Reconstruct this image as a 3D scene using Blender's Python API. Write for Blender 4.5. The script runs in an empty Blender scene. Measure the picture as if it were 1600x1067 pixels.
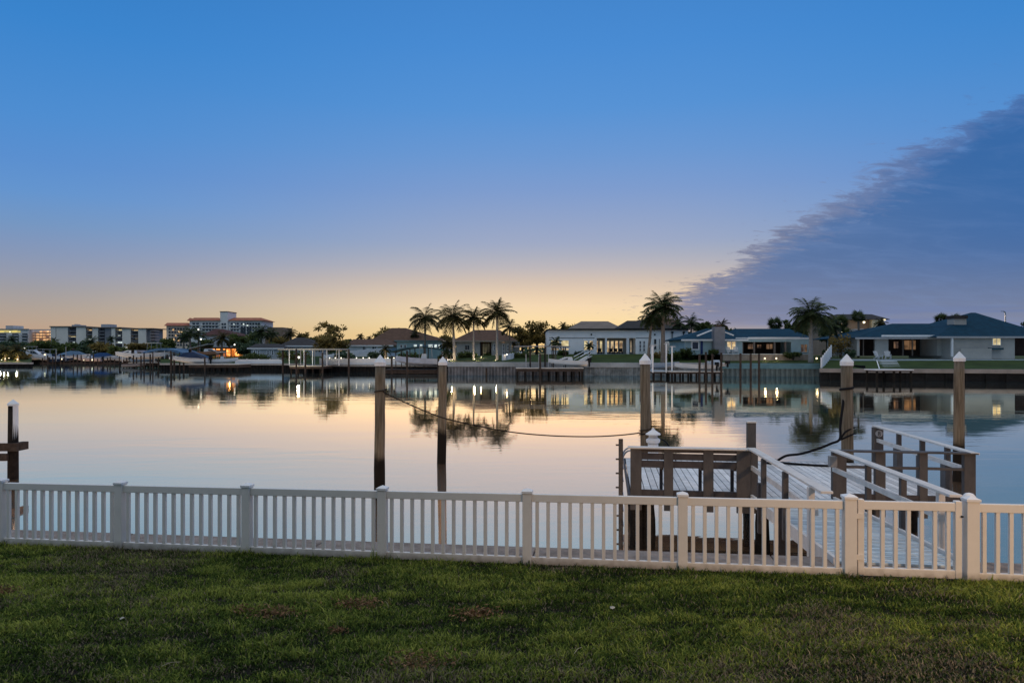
import bpy, math, random
import numpy as np
from mathutils import Vector, Matrix
from math import sin, cos, pi, radians, sqrt, atan2

rng = random.Random(7)
scn = bpy.context.scene
COL = scn.collection

# ---------------------------------------------------------------- camera model (metres, water at z = 0)
F, CX, HY, H = 1067.0, 800.0, 550.0, 3.3
def X(px, D): return (px - CX) / F * D
def Z(py, D): return H - (py - HY) / F * D
def P(px, py, D): return Vector((X(px, D), D, Z(py, D)))

cam_d = bpy.data.cameras.new('camera'); cam = bpy.data.objects.new('camera', cam_d); COL.objects.link(cam)
cam.location = (0, 0, H); cam.rotation_euler = (pi / 2, 0, 0)
cam_d.sensor_width = 36; cam_d.lens = F * 36 / 1600; cam_d.shift_y = (HY - 533.5) / 1600
cam_d.clip_start = 0.1; cam_d.clip_end = 9000
scn.camera = cam

# ---------------------------------------------------------------- colour + materials
def lin(c):
    return tuple(((v / 255) / 12.92 if v / 255 <= .04045 else ((v / 255 + .055) / 1.055) ** 2.4) for v in c)
def rgba(c): return (c[0], c[1], c[2], 1)

def nt(m): m.use_nodes = True; return m.node_tree.nodes, m.node_tree.links
MATS = {}
def mat(name, col, rough=.6, var=.25, scale=3.0, bump=0.0, bscale=None, col2=None, stretch=(1, 1, 1), metal=0.0, spec=.12, detail=6, emit=0):
    """noise-mottled principled material in world coordinates"""
    if name in MATS: return MATS[name]
    m = bpy.data.materials.new(name); N, L = nt(m); b = N['Principled BSDF']
    g = N.new('ShaderNodeNewGeometry'); mp = N.new('ShaderNodeMapping'); mp.inputs['Scale'].default_value = stretch
    L.new(g.outputs['Position'], mp.inputs['Vector'])
    n = N.new('ShaderNodeTexNoise'); n.inputs['Scale'].default_value = scale; n.inputs['Detail'].default_value = detail; n.inputs['Roughness'].default_value = .65
    L.new(mp.outputs[0], n.inputs['Vector'])
    r = N.new('ShaderNodeValToRGB'); r.color_ramp.elements[0].position = .3; r.color_ramp.elements[1].position = .7
    c2 = col2 or tuple(min(1, c * (1 + var)) for c in col)
    r.color_ramp.elements[0].color = rgba(tuple(c * (1 - var) for c in col)); r.color_ramp.elements[1].color = rgba(c2)
    L.new(n.outputs['Fac'], r.inputs[0]); L.new(r.outputs[0], b.inputs['Base Color'])
    b.inputs['Roughness'].default_value = rough; b.inputs['Metallic'].default_value = metal; b.inputs['Specular IOR Level'].default_value = spec
    if bump:
        n2 = N.new('ShaderNodeTexNoise'); n2.inputs['Scale'].default_value = bscale or scale * 4; n2.inputs['Detail'].default_value = 5
        L.new(mp.outputs[0], n2.inputs['Vector'])
        bp = N.new('ShaderNodeBump'); bp.inputs['Strength'].default_value = bump; bp.inputs['Distance'].default_value = .02
        L.new(n2.outputs['Fac'], bp.inputs['Height']); L.new(bp.outputs[0], b.inputs['Normal'])
    MATS[name] = m; return m

def emis(name, col, strength, col2=None, scale=2.0, stretch=(1, 1, 1)):
    """lit lamp / lit window glass: light varies over the room behind it"""
    if name in MATS: return MATS[name]
    m = bpy.data.materials.new(name); N, L = nt(m); b = N['Principled BSDF']
    b.inputs['Base Color'].default_value = (.03, .03, .03, 1); b.inputs['Roughness'].default_value = .12
    g = N.new('ShaderNodeNewGeometry'); mp = N.new('ShaderNodeMapping'); mp.inputs['Scale'].default_value = stretch
    L.new(g.outputs['Position'], mp.inputs['Vector'])
    n = N.new('ShaderNodeTexNoise'); n.inputs['Scale'].default_value = scale; n.inputs['Detail'].default_value = 3
    L.new(mp.outputs[0], n.inputs['Vector'])
    r = N.new('ShaderNodeValToRGB'); r.color_ramp.elements[0].position = .36; r.color_ramp.elements[1].position = .6
    r.color_ramp.elements[0].color = rgba(col2 or tuple(c * .25 for c in col)); r.color_ramp.elements[1].color = rgba(col)
    L.new(n.outputs['Fac'], r.inputs[0]); L.new(r.outputs[0], b.inputs['Emission Color'])
    b.inputs['Emission Strength'].default_value = strength
    MATS[name] = m; return m

M_vinyl = mat('white_vinyl', (.77, .735, .68), .42, .05, 4, .05, 60, spec=.35)
def soil_foot(m):
    N, L = m.node_tree.nodes, m.node_tree.links; b = N['Principled BSDF']; src = b.inputs['Base Color'].links[0].from_socket
    g = N.new('ShaderNodeNewGeometry'); dt = N.new('ShaderNodeVectorMath'); dt.operation = 'DOT_PRODUCT'; L.new(g.outputs['Position'], dt.inputs[0]); dt.inputs[1].default_value = (-.0112, .0018, 1)
    n = N.new('ShaderNodeTexNoise'); n.inputs['Scale'].default_value = 9; n.inputs['Detail'].default_value = 6; L.new(g.outputs['Position'], n.inputs[0])
    ad = N.new('ShaderNodeMath'); ad.operation = 'MULTIPLY_ADD'; L.new(n.outputs[0], ad.inputs[0]); ad.inputs[1].default_value = -.16; L.new(dt.outputs['Value'], ad.inputs[2])
    mr = N.new('ShaderNodeMapRange'); mr.interpolation_type = 'SMOOTHSTEP'; L.new(ad.outputs[0], mr.inputs[0]); mr.inputs[1].default_value = .80; mr.inputs[2].default_value = .655; mr.inputs[3].default_value = 0; mr.inputs[4].default_value = .7
    mx = N.new('ShaderNodeMix'); mx.data_type = 'RGBA'; L.new(mr.outputs[0], mx.inputs[0]); L.new(src, mx.inputs[6]); mx.inputs[7].default_value = (.20, .16, .11, 1); L.new(mx.outputs[2], b.inputs['Base Color'])
def island_tone(m, amt=.35):
    N, L = m.node_tree.nodes, m.node_tree.links; b = N['Principled BSDF']; src = b.inputs['Base Color'].links[0].from_socket
    g = N.new('ShaderNodeNewGeometry'); mr = N.new('ShaderNodeMapRange'); L.new(g.outputs['Random Per Island'], mr.inputs[0]); mr.inputs[3].default_value = 1 - amt; mr.inputs[4].default_value = 1 + amt * .3
    mx = N.new('ShaderNodeVectorMath'); mx.operation = 'SCALE'; L.new(src, mx.inputs[0]); L.new(mr.outputs[0], mx.inputs['Scale']); L.new(mx.outputs[0], b.inputs['Base Color'])
soil_foot(M_vinyl)
M_cap = mat('white_cap_plastic', (.8, .8, .8), .4, .07, 5)
M_composite = mat('grey_composite_board', (.118, .110, .108), .6, .22, 6, .25, 90, stretch=(1, 1, .4))
M_composite_dk = mat('dark_composite_board', (.075, .068, .07), .6, .25, 6, .25, 90)
M_rail = mat('pale_rail_cap', (.66, .63, .59), .5, .15, 5, .1, 80)
M_deck = mat('pale_deck_board', (.72, .71, .70), .55, .22, 5, .15, 60)
M_gang = mat('pale_ridged_plank', (.52, .60, .64), .5, .18, 6, .15, 60)
island_tone(M_deck, .28); island_tone(M_gang, .25); island_tone(M_composite, .3)
M_alu = mat('dull_aluminium', (.42, .43, .45), .35, .12, 6, metal=.6)
M_rope = mat('black_rope', (.012, .012, .014), .8, .4, 40, .4, 200)
M_rope2 = mat('brown_rope', (.035, .028, .022), .85, .4, 40, .4, 200)
M_cap_conc = mat('seawall_cap_concrete', (.23, .185, .155), .85, .3, 5, .4, 60, col2=(.33, .28, .25))
M_conc = mat('far_concrete', (.3, .3, .3), .85, .25, .6)
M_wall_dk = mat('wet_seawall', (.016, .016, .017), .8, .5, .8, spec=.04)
M_wall_teal = mat('teal_seawall', (.12, .165, .18), .7, .35, .5)
M_white = mat('white_stucco', (.90, .90, .90), .8, .08, .4)
M_white2 = mat('white_trim', (.82, .83, .84), .6, .06, .6)
M_cream = mat('cream_stucco', (.41, .40, .37), .85, .12, .4)
M_grey = mat('grey_stucco', (.45, .46, .48), .85, .15, .5)
M_teal = mat('teal_grey_siding', (.38, .50, .52), .8, .15, .6)
M_tan = mat('tan_stone', (.40, .32, .26), .85, .35, 1.2)
M_recess = mat('shaded_recess', (.05, .045, .042), .8, .4, .5)
M_glassdk = mat('dark_window_glass', (.02, .025, .03), .1, .4, .4, spec=.6)
M_roof_br = mat('brown_shingle', (.11, .066, .046), .85, .3, 1.2, .3, 6, spec=.1)
M_roof_gr = mat('grey_shingle', (.05, .046, .045), .85, .3, 1.2, .3, 6, spec=.1)
M_roof_teal = mat('teal_roof_shingle', (.004, .036, .066), .75, .3, 1.2, .3, 6, spec=.1)
M_roof_red = mat('red_tile', (.36, .13, .075), .8, .3, .5)
M_roof_dkred = mat('dark_red_roof', (.08, .035, .03), .8, .3, .8)
M_black = mat('black_trim', (.015, .015, .016), .6, .3, 2)
M_boat_w = mat('white_gelcoat', (.6, .62, .64), .3, .1, .6)
M_boat_b = mat('blue_boat_cover', (.02, .06, .16), .7, .3, 1)
M_boat_n = mat('navy_hull', (.015, .03, .07), .3, .3, 1)
M_canvas = mat('blue_canvas', (.10, .19, .32), .8, .25, .8)
M_canvas_t = mat('dark_teal_canvas', (.03, .07, .09), .8, .25, .8)
M_dockwood = mat('weathered_dock_wood', (.055, .042, .036), .85, .35, 2)
M_dockpale = mat('pale_dock_plank', (.5, .49, .46), .75, .2, 1.5)
M_dirt = mat('mulch_soil', (.05, .04, .03), .9, .4, 3)
M_patio = mat('patio_slab', (.46, .54, .6), .7, .12, .6)
M_trunk = mat('palm_bark', (.20, .17, .14), .9, .3, 3, .4, 12, stretch=(1, 1, 4))
M_trunk_w = mat('smooth_pale_palm_bark', (.33, .31, .29), .85, .2, 2, .2, 10, stretch=(1, 1, 5))
M_bark = mat('tree_bark', (.07, .055, .045), .9, .35, 3)
M_terrain = mat('far_turf', (.034, .056, .014), .95, .4, .4)
M_lit = emis('lit_window_warm', (1, .72, .36), .9, (.55, .3, .12), 1.1)
M_lit_y = emis('lit_window_yellow', (1, .84, .46), .8, (.5, .38, .18), .9)
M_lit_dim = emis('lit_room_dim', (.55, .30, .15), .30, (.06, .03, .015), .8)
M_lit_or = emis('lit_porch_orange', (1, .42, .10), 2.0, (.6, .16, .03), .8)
M_lit_w = emis('lit_window_cool', (.85, .95, .9), 1.0, (.25, .33, .33), 1.0)
M_lamp = emis('lamp_bulb', (1, .85, .55), 1.9, (1, .85, .55))
M_lamp_w = emis('lamp_bulb_white', (1, .96, .85), 2.0, (1, .96, .85))
M_fencelight = emis('fence_cap_light', (1, .9, .7), 3, (1, .9, .7))

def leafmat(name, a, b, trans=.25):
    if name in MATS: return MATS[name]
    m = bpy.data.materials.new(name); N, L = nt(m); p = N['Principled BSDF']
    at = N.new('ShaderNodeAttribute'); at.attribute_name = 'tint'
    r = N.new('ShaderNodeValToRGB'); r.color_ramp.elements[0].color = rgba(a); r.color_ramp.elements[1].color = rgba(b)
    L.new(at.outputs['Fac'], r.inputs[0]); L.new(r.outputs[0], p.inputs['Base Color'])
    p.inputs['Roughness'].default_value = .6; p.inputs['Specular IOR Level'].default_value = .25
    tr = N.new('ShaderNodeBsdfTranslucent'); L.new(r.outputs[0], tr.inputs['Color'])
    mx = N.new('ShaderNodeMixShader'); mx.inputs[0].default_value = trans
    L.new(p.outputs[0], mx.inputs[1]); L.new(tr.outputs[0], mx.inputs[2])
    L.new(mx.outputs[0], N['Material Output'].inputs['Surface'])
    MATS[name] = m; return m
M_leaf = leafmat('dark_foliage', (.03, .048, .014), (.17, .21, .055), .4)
M_leaf2 = leafmat('olive_glow_foliage', (.10, .078, .026), (.44, .31, .09), .55)  # olive leaves with the golden sunset glow put into their colour
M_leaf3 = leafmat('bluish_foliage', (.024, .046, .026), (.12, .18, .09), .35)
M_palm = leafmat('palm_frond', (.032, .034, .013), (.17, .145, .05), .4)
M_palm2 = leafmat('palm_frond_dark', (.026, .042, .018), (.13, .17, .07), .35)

# ---------------------------------------------------------------- mesh builder
WATER_Z = -.594
FAR_SCALE, FAR_DROP = 1.0, 0.0            # far shore below is scaled up about the camera to meet the lowered water
def world(p): return (p[0] * FAR_SCALE, p[1] * FAR_SCALE, p[2] * FAR_SCALE + FAR_DROP)
def light_at(o, p): o.location = world(p)
class MB:
    local = False
    def __init__(s): s.v = []; s.f = []; s.m = []
    def quad(s, a, b, c, d, m=0):
        n = len(s.v); s.v += [tuple(a), tuple(b), tuple(c), tuple(d)]; s.f.append((n, n + 1, n + 2, n + 3)); s.m.append(m)
    def tri(s, a, b, c, m=0):
        n = len(s.v); s.v += [tuple(a), tuple(b), tuple(c)]; s.f.append((n, n + 1, n + 2)); s.m.append(m)
    def hexa(s, p, m=0):
        """p: 8 points, bottom ring then top ring (ccw)"""
        n = len(s.v); s.v += [tuple(q) for q in p]
        for f in ((3, 2, 1, 0), (4, 5, 6, 7), (0, 1, 5, 4), (1, 2, 6, 5), (2, 3, 7, 6), (3, 0, 4, 7)):
            s.f.append(tuple(n + i for i in f)); s.m.append(m)
    def box(s, x0, x1, y0, y1, z0, z1, m=0):
        s.hexa([(x0, y0, z0), (x1, y0, z0), (x1, y1, z0), (x0, y1, z0), (x0, y0, z1), (x1, y0, z1), (x1, y1, z1), (x0, y1, z1)], m)
    def bar(s, a, b, w, h, m=0, up=(0, 0, 1)):
        """rectangular bar from a to b, w across, h along up"""
        a, b = Vector(a), Vector(b); d = (b - a).normalized(); u = Vector(up)
        if abs(d.dot(u)) > .98: u = Vector((0, 1, 0))
        r = d.cross(u).normalized() * (w / 2); u = r.cross(d).normalized() * (h / 2)
        s.hexa([a - r - u, a + r - u, b + r - u, b - r - u, a - r + u, a + r + u, b + r + u, b - r + u], m)
    def tube(s, pts, rad, n=8, m=0, cap=True):
        pts = [Vector(p) for p in pts]
        if not isinstance(rad, (list, tuple)): rad = [rad] * len(pts)
        base = len(s.v); k = len(pts); pu = None
        for i, p in enumerate(pts):
            d = (pts[min(i + 1, k - 1)] - pts[max(i - 1, 0)]).normalized()
            u = pu if pu is not None else (Vector((1, 0, 0)) if abs(d.x) < .9 else Vector((0, 1, 0)))
            u = (u - d * u.dot(d)).normalized(); pu = u; w = d.cross(u)
            for j in range(n):
                a = 2 * pi * j / n; s.v.append(tuple(p + (u * cos(a) + w * sin(a)) * rad[i]))
        for i in range(k - 1):
            for j in range(n):
                j2 = (j + 1) % n; s.f.append((base + i * n + j, base + i * n + j2, base + (i + 1) * n + j2, base + (i + 1) * n + j)); s.m.append(m)
        if cap:
            s.f.append(tuple(base + j for j in range(n))[::-1]); s.m.append(m)
            s.f.append(tuple(base + (k - 1) * n + j for j in range(n))); s.m.append(m)
    def ball(s, c, r, m=0, n=8, k=5, sz=1.0):
        pts = [(c[0], c[1], c[2] + r * sz * -cos(pi * i / k)) for i in range(k + 1)]
        s.tube(pts, [max(.001, r * sin(pi * i / k)) for i in range(k + 1)], n, m, False)
    def build(s, name, mats, parent=None, smooth=False, bevel=0):
        me = bpy.data.meshes.new(name); me.from_pydata(s.v if FAR_SCALE == 1 else ([world(p) for p in s.v] if not s.local else [tuple(c * FAR_SCALE for c in p) for p in s.v]), [], s.f)
        for mm in (mats if isinstance(mats, (list, tuple)) else [mats]): me.materials.append(mm)
        me.polygons.foreach_set('material_index', s.m)
        if smooth: me.polygons.foreach_set('use_smooth', [True] * len(s.f))
        me.update()
        return link(name, me, parent, bevel)

def link(name, me, parent=None, bevel=0):
    o = bpy.data.objects.new(name, me); COL.objects.link(o)
    if parent is not None:
        o.parent = parent
        if parent.type == 'EMPTY': o.location = -Vector(parent.location)      # vertices are given in world metres
    if bevel:
        b = o.modifiers.new('bevel', 'BEVEL'); b.width = bevel; b.segments = 2; b.limit_method = 'ANGLE'
    return o

def tag(o, label=None, cat=None, group=None, kind=None):
    if label: o['label'] = label
    if cat: o['category'] = cat
    if group: o['group'] = group
    if kind: o['kind'] = kind
    return o
def thing(name, label, cat, loc, group=None):
    o = bpy.data.objects.new(name, None); COL.objects.link(o); o.location = world(loc); o.empty_display_size = .2
    return tag(o, label, cat, group)
def copy_tree(o, parent=None):
    c = o.copy(); COL.objects.link(c)
    if parent is not None: c.parent = parent
    for ch in list(o.children): copy_tree(ch, c)
    return c

def tinted(name, verts, faces, tint, m, parent=None, smooth=False):
    """mesh from numpy arrays of equal-size faces with a per-vertex tint"""
    me = bpy.data.meshes.new(name); verts = np.asarray(verts, 'f') * FAR_SCALE + np.array([0, 0, FAR_DROP], 'f')
    nv, (nf, k) = len(verts), faces.shape
    me.vertices.add(nv); me.vertices.foreach_set('co', np.asarray(verts, 'f').ravel())
    me.loops.add(nf * k); me.loops.foreach_set('vertex_index', faces.astype('i').ravel())
    me.polygons.add(nf); me.polygons.foreach_set('loop_start', np.arange(0, nf * k, k, dtype='i'))
    if smooth: me.polygons.foreach_set('use_smooth', np.ones(nf, bool))
    a = me.attributes.new('tint', 'FLOAT', 'POINT'); a.data.foreach_set('value', np.asarray(tint, 'f'))
    me.materials.append(m); me.update(calc_edges=True); me.validate()
    return link(name, me, parent)

# ---------------------------------------------------------------- vegetation
def leaf_cloud(clumps, n, size, seed):
    """leaf quads spread through ellipsoid clumps [(cx,cy,cz,rx,ry,rz)], denser towards the shell"""
    r = np.random.default_rng(seed)
    cl = np.array(clumps); w = (cl[:, 3] * cl[:, 4] * cl[:, 5]) ** (2 / 3); idx = r.choice(len(cl), n, p=w / w.sum())
    d = r.normal(size=(n, 3)); d /= np.linalg.norm(d, axis=1)[:, None]
    rad = r.random(n) ** .45 * (1 + .12 * r.normal(size=n))
    c = cl[idx, :3] + d * rad[:, None] * cl[idx, 3:]
    a = r.normal(size=(n, 3)); a /= np.linalg.norm(a, axis=1)[:, None]
    b = np.cross(a, r.normal(size=(n, 3))); b /= np.linalg.norm(b, axis=1)[:, None]
    s = size * (.5 + r.random(n))[:, None]
    q = np.stack([c - a * s, c + b * s * .45, c + a * s, c - b * s * .45], 1).reshape(-1, 3)
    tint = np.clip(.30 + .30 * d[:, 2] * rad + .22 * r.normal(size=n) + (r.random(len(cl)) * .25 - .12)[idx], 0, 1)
    return q, np.arange(4 * n).reshape(-1, 4), np.repeat(tint, 4)

def broad_tree(px, D, ytop, ybase, hw, label, m=None, n=1800, seed=0, sparse=False, name='leafy_tree', cat='tree', group='leafy trees along the far shore', low=.35):
    x, zt, zb = X(px, D), Z(ytop, D), Z(ybase, D); w = hw / F * D; h = zt - zb; r = random.Random(seed * 31 + 5)
    root = thing(name, label, cat, (x, D, zb), group)
    t = MB(); t.tube([(x, D, zb - .3), (x + w * .05, D, zb + h * .35), (x - w * .04, D, zb + h * .62)], [h * .035 + .08, h * .03 + .05, h * .018 + .03], 7)
    clumps = []
    k = 11 if not sparse else 15
    for i in range(k):
        a = 2 * pi * i / k + r.random(); rr = r.random() ** .6
        zz = low + (1 - low) * (.12 + .76 * r.random())
        env = sqrt(max(.05, 1 - ((zz - (low + .42 * (1 - low))) / (.62 * (1 - low))) ** 2))
        cx, cy, cz = x + w * .72 * rr * env * cos(a), D + w * .72 * rr * env * sin(a), zb + h * zz
        s = (.36 if not sparse else .2) * (.7 + .6 * r.random())
        clumps.append((cx, cy, cz, w * s * 1.1, w * s * 1.1, min(h * .2, w * s * .8)))
        if i % 2 == 0: t.tube([(x, D, zb + h * .35), ((x + cx) / 2, (D + cy) / 2, zb + h * .35 + (cz - zb - h * .35) * .6), (cx, cy, cz)], [h * .018 + .03, .05, .02], 5)
    if not sparse: clumps.append((x, D, zb + h * (low + .45 * (1 - low)), w * .62, w * .62, h * (1 - low) * .36))
    t.build('trunk', M_bark, root)
    q, f, ti = leaf_cloud(clumps, n, max(.16, D * .0021), seed)
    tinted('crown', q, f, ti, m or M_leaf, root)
    return root

def bush(px, D, ytop, ybase, hw, label, m=None, n=700, seed=0, name='shrub', cat='shrub', group='shrubs by the far houses'):
    x, zt, zb = X(px, D), Z(ytop, D), Z(ybase, D); w = hw / F * D; h = zt - zb; r = random.Random(seed * 17 + 3)
    root = thing(name, label, cat, (x, D, zb), group)
    t = MB()
    for i in range(4): t.tube([(x + (r.random() - .5) * w * .5, D, zb - .2), (x + (r.random() - .5) * w, D + (r.random() - .5) * w * .5, zb + h * .6)], [.05, .02], 5)
    t.build('stem', M_bark, root)
    cl = [(x + (i / 4 - .5) * 1.5 * w, D + (r.random() - .5) * min(w, 1.5), zb + h * (.38 + .2 * r.random()), w * .36, min(w * .5, 1.2), h * .42) for i in range(5)]
    q, f, ti = leaf_cloud(cl, n, max(.12, D * .0017), seed); tinted('foliage', q, f, ti, m or M_leaf, root)
    return root

def palm(px, D, ytop, ybase, hw, label, seed=0, nf=22, trunk_r=.17, m=None, mt=None, lean=0.0, droop=1.0, group='feather palms on the far shore', crown_y=None, basebulge=1.25):
    """feather palm: hw = crown half-width in photo pixels"""
    r = random.Random(seed * 13 + 1)
    x, zt, zb = X(px, D), Z(ytop, D), Z(ybase, D); R = hw / F * D; Lf = R * 1.08
    root = thing('palm_tree', label, 'palm tree', (x, D, zb), group)
    zc = zt - R * .74
    tp = []; 
    for i in range(9):
        t = i / 8; tp.append((x + lean * (t ** 1.6 - 1), D, zb - .3 + (zc - zb + .3) * t))
    tr = [trunk_r * (basebulge - (basebulge - .72) * (i / 8) ** .7) for i in range(9)]
    T = MB(); T.tube(tp, tr, 9)
    T.tube([(x, D, zc - .05), (x, D, zc + R * .16), (x, D, zc + R * .3)], [trunk_r * .8, trunk_r * .75, trunk_r * .3], 8)
    T.build('trunk', mt or M_trunk, root, True)
    V, Fc, Ti = [], [], []
    def leafq(a, b, w, tint):
        n = len(V); d = (b - a); s = d.cross(Vector((r.random() - .5, r.random() - .5, 1))).normalized() * w
        V.extend([a - s, a + s, b + s * .25, b - s * .25]); Fc.append((n, n + 1, n + 2, n + 3)); Ti.extend([tint] * 4)
    nf = int(nf * 1.1)
    for i in range(nf):
        az = i * 2.39996 + r.random() * .5; u = (i + .5) / nf
        el = radians(82 - 108 * u ** .85) + (r.random() - .5) * .2
        L = Lf * (.85 + .25 * r.random()) * (.82 if u < .15 else 1)
        pos = Vector((x, D, zc + R * .18)); e = el; pts = [pos.copy()]
        for k in range(10):
            st = L / 10; pos = pos + Vector((cos(e) * cos(az), cos(e) * sin(az), sin(e))) * st; pts.append(pos.copy())
            e -= (.085 + .022 * k) * droop * .78 * max(.25, cos(e)) * (.8 + .4 * r.random()); e = max(e, -1.45)
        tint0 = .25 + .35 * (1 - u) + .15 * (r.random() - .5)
        for k in range(10):
            a, b = pts[k], pts[k + 1]; leafq(a, b, .035 + .02 * (1 - k / 10), tint0)
            d = (b - a).normalized(); side = d.cross(Vector((0, 0, 1)))
            side = side.normalized() if side.length > .05 else Vector((sin(az), -cos(az), 0))
            for q in range(4):
                p0 = a.lerp(b, (q + r.random()) / 4); tt = (k + q / 4) / 10
                ll = Lf * .30 * (.45 + 1.1 * sin(pi * min(1, .12 + tt * .86))) * .78
                for sg in (-1, 1):
                    dirn = (side * sg * (.75 + .2 * r.random()) + d * .55 + Vector((0, 0, -.35 * droop + .3 * (r.random() - .5)))).normalized()
                    leafq(p0, p0 + dirn * ll, (.033 + D * .00017), min(1, max(0, tint0 + .2 * (r.random() - .5))))
    for i in range(r.randint(2, 5)):
        az = r.random() * 6.28; p = Vector((x, D, zc + .05)); q0 = p + Vector((cos(az), sin(az), -.6)) * R * .22; q1 = q0 + Vector((cos(az) * .25, sin(az) * .25, -1)) * R * (.35 + .3 * r.random())
        for a, b in ((p, q0), (q0, q1)): leafq(a, b, .05, .95)
        for k in range(10):
            c = q0.lerp(q1, k / 10); leafq(c, c + Vector((r.random() - .5, r.random() - .5, -1)) * R * .22, .04, .9 + .1 * r.random())
    tinted('fronds', np.array([tuple(v) for v in V]), np.array(Fc), np.array(Ti), m or M_palm, root)
    return root

def fan_palm(px, D, ytop, ybase, hw, label, seed=0, n=40, m=None, group='fan palms on the far shore', tr=.16):
    r = random.Random(seed * 19 + 2)
    x, zt, zb = X(px, D), Z(ytop, D), Z(ybase, D); R = hw / F * D; zc = zt - R
    root = thing('fan_palm', label, 'palm tree', (x, D, zb), group)
    T = MB(); T.tube([(x, D, zb - .3), (x + .1, D, (zb + zc) / 2), (x, D, zc)], [tr * 1.2, tr, tr * .95], 8); T.build('trunk', M_trunk, root, True)
    V, Fc, Ti = [], [], []
    for i in range(n):
        u = (i + .5) / n; el = math.asin(1 - 1.55 * u); az = i * 2.39996 + r.random() * .6
        d = Vector((cos(el) * cos(az), cos(el) * sin(az), sin(el))); c = Vector((x, D, zc)) + d * R * (.22 + .34 * r.random())
        side = d.cross(Vector((0, 0, 1))).normalized(); up = side.cross(d).normalized(); tint = .2 + .4 * (1 - u) + .2 * (r.random() - .5)
        k0 = len(V); s = side * .025; o = Vector((x, D, zc)); V.extend([o - s, o + s, c + s, c - s]); Fc.append((k0, k0 + 1, k0 + 2, k0 + 3)); Ti.extend([tint] * 4)
        for j in range(11):
            a = (j - 5) / 5 * 1.75; dd = (d * cos(a) + side * sin(a) + up * (-.28 * abs(a)) + Vector((0, 0, -.12))).normalized()
            e = c + dd * R * (.52 + .08 * r.random()); w = dd.cross(up).normalized() * R * .055; mid = c.lerp(e, .5)
            k0 = len(V); V.extend([c, mid + w, e, mid - w]); Fc.append((k0, k0 + 1, k0 + 2, k0 + 3)); Ti.extend([min(1, max(0, tint + .15 * (r.random() - .5)))] * 4)
    tinted('fronds', np.array([tuple(v) for v in V]), np.array(Fc), np.array(Ti), m or M_palm2, root)
    return root

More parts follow.
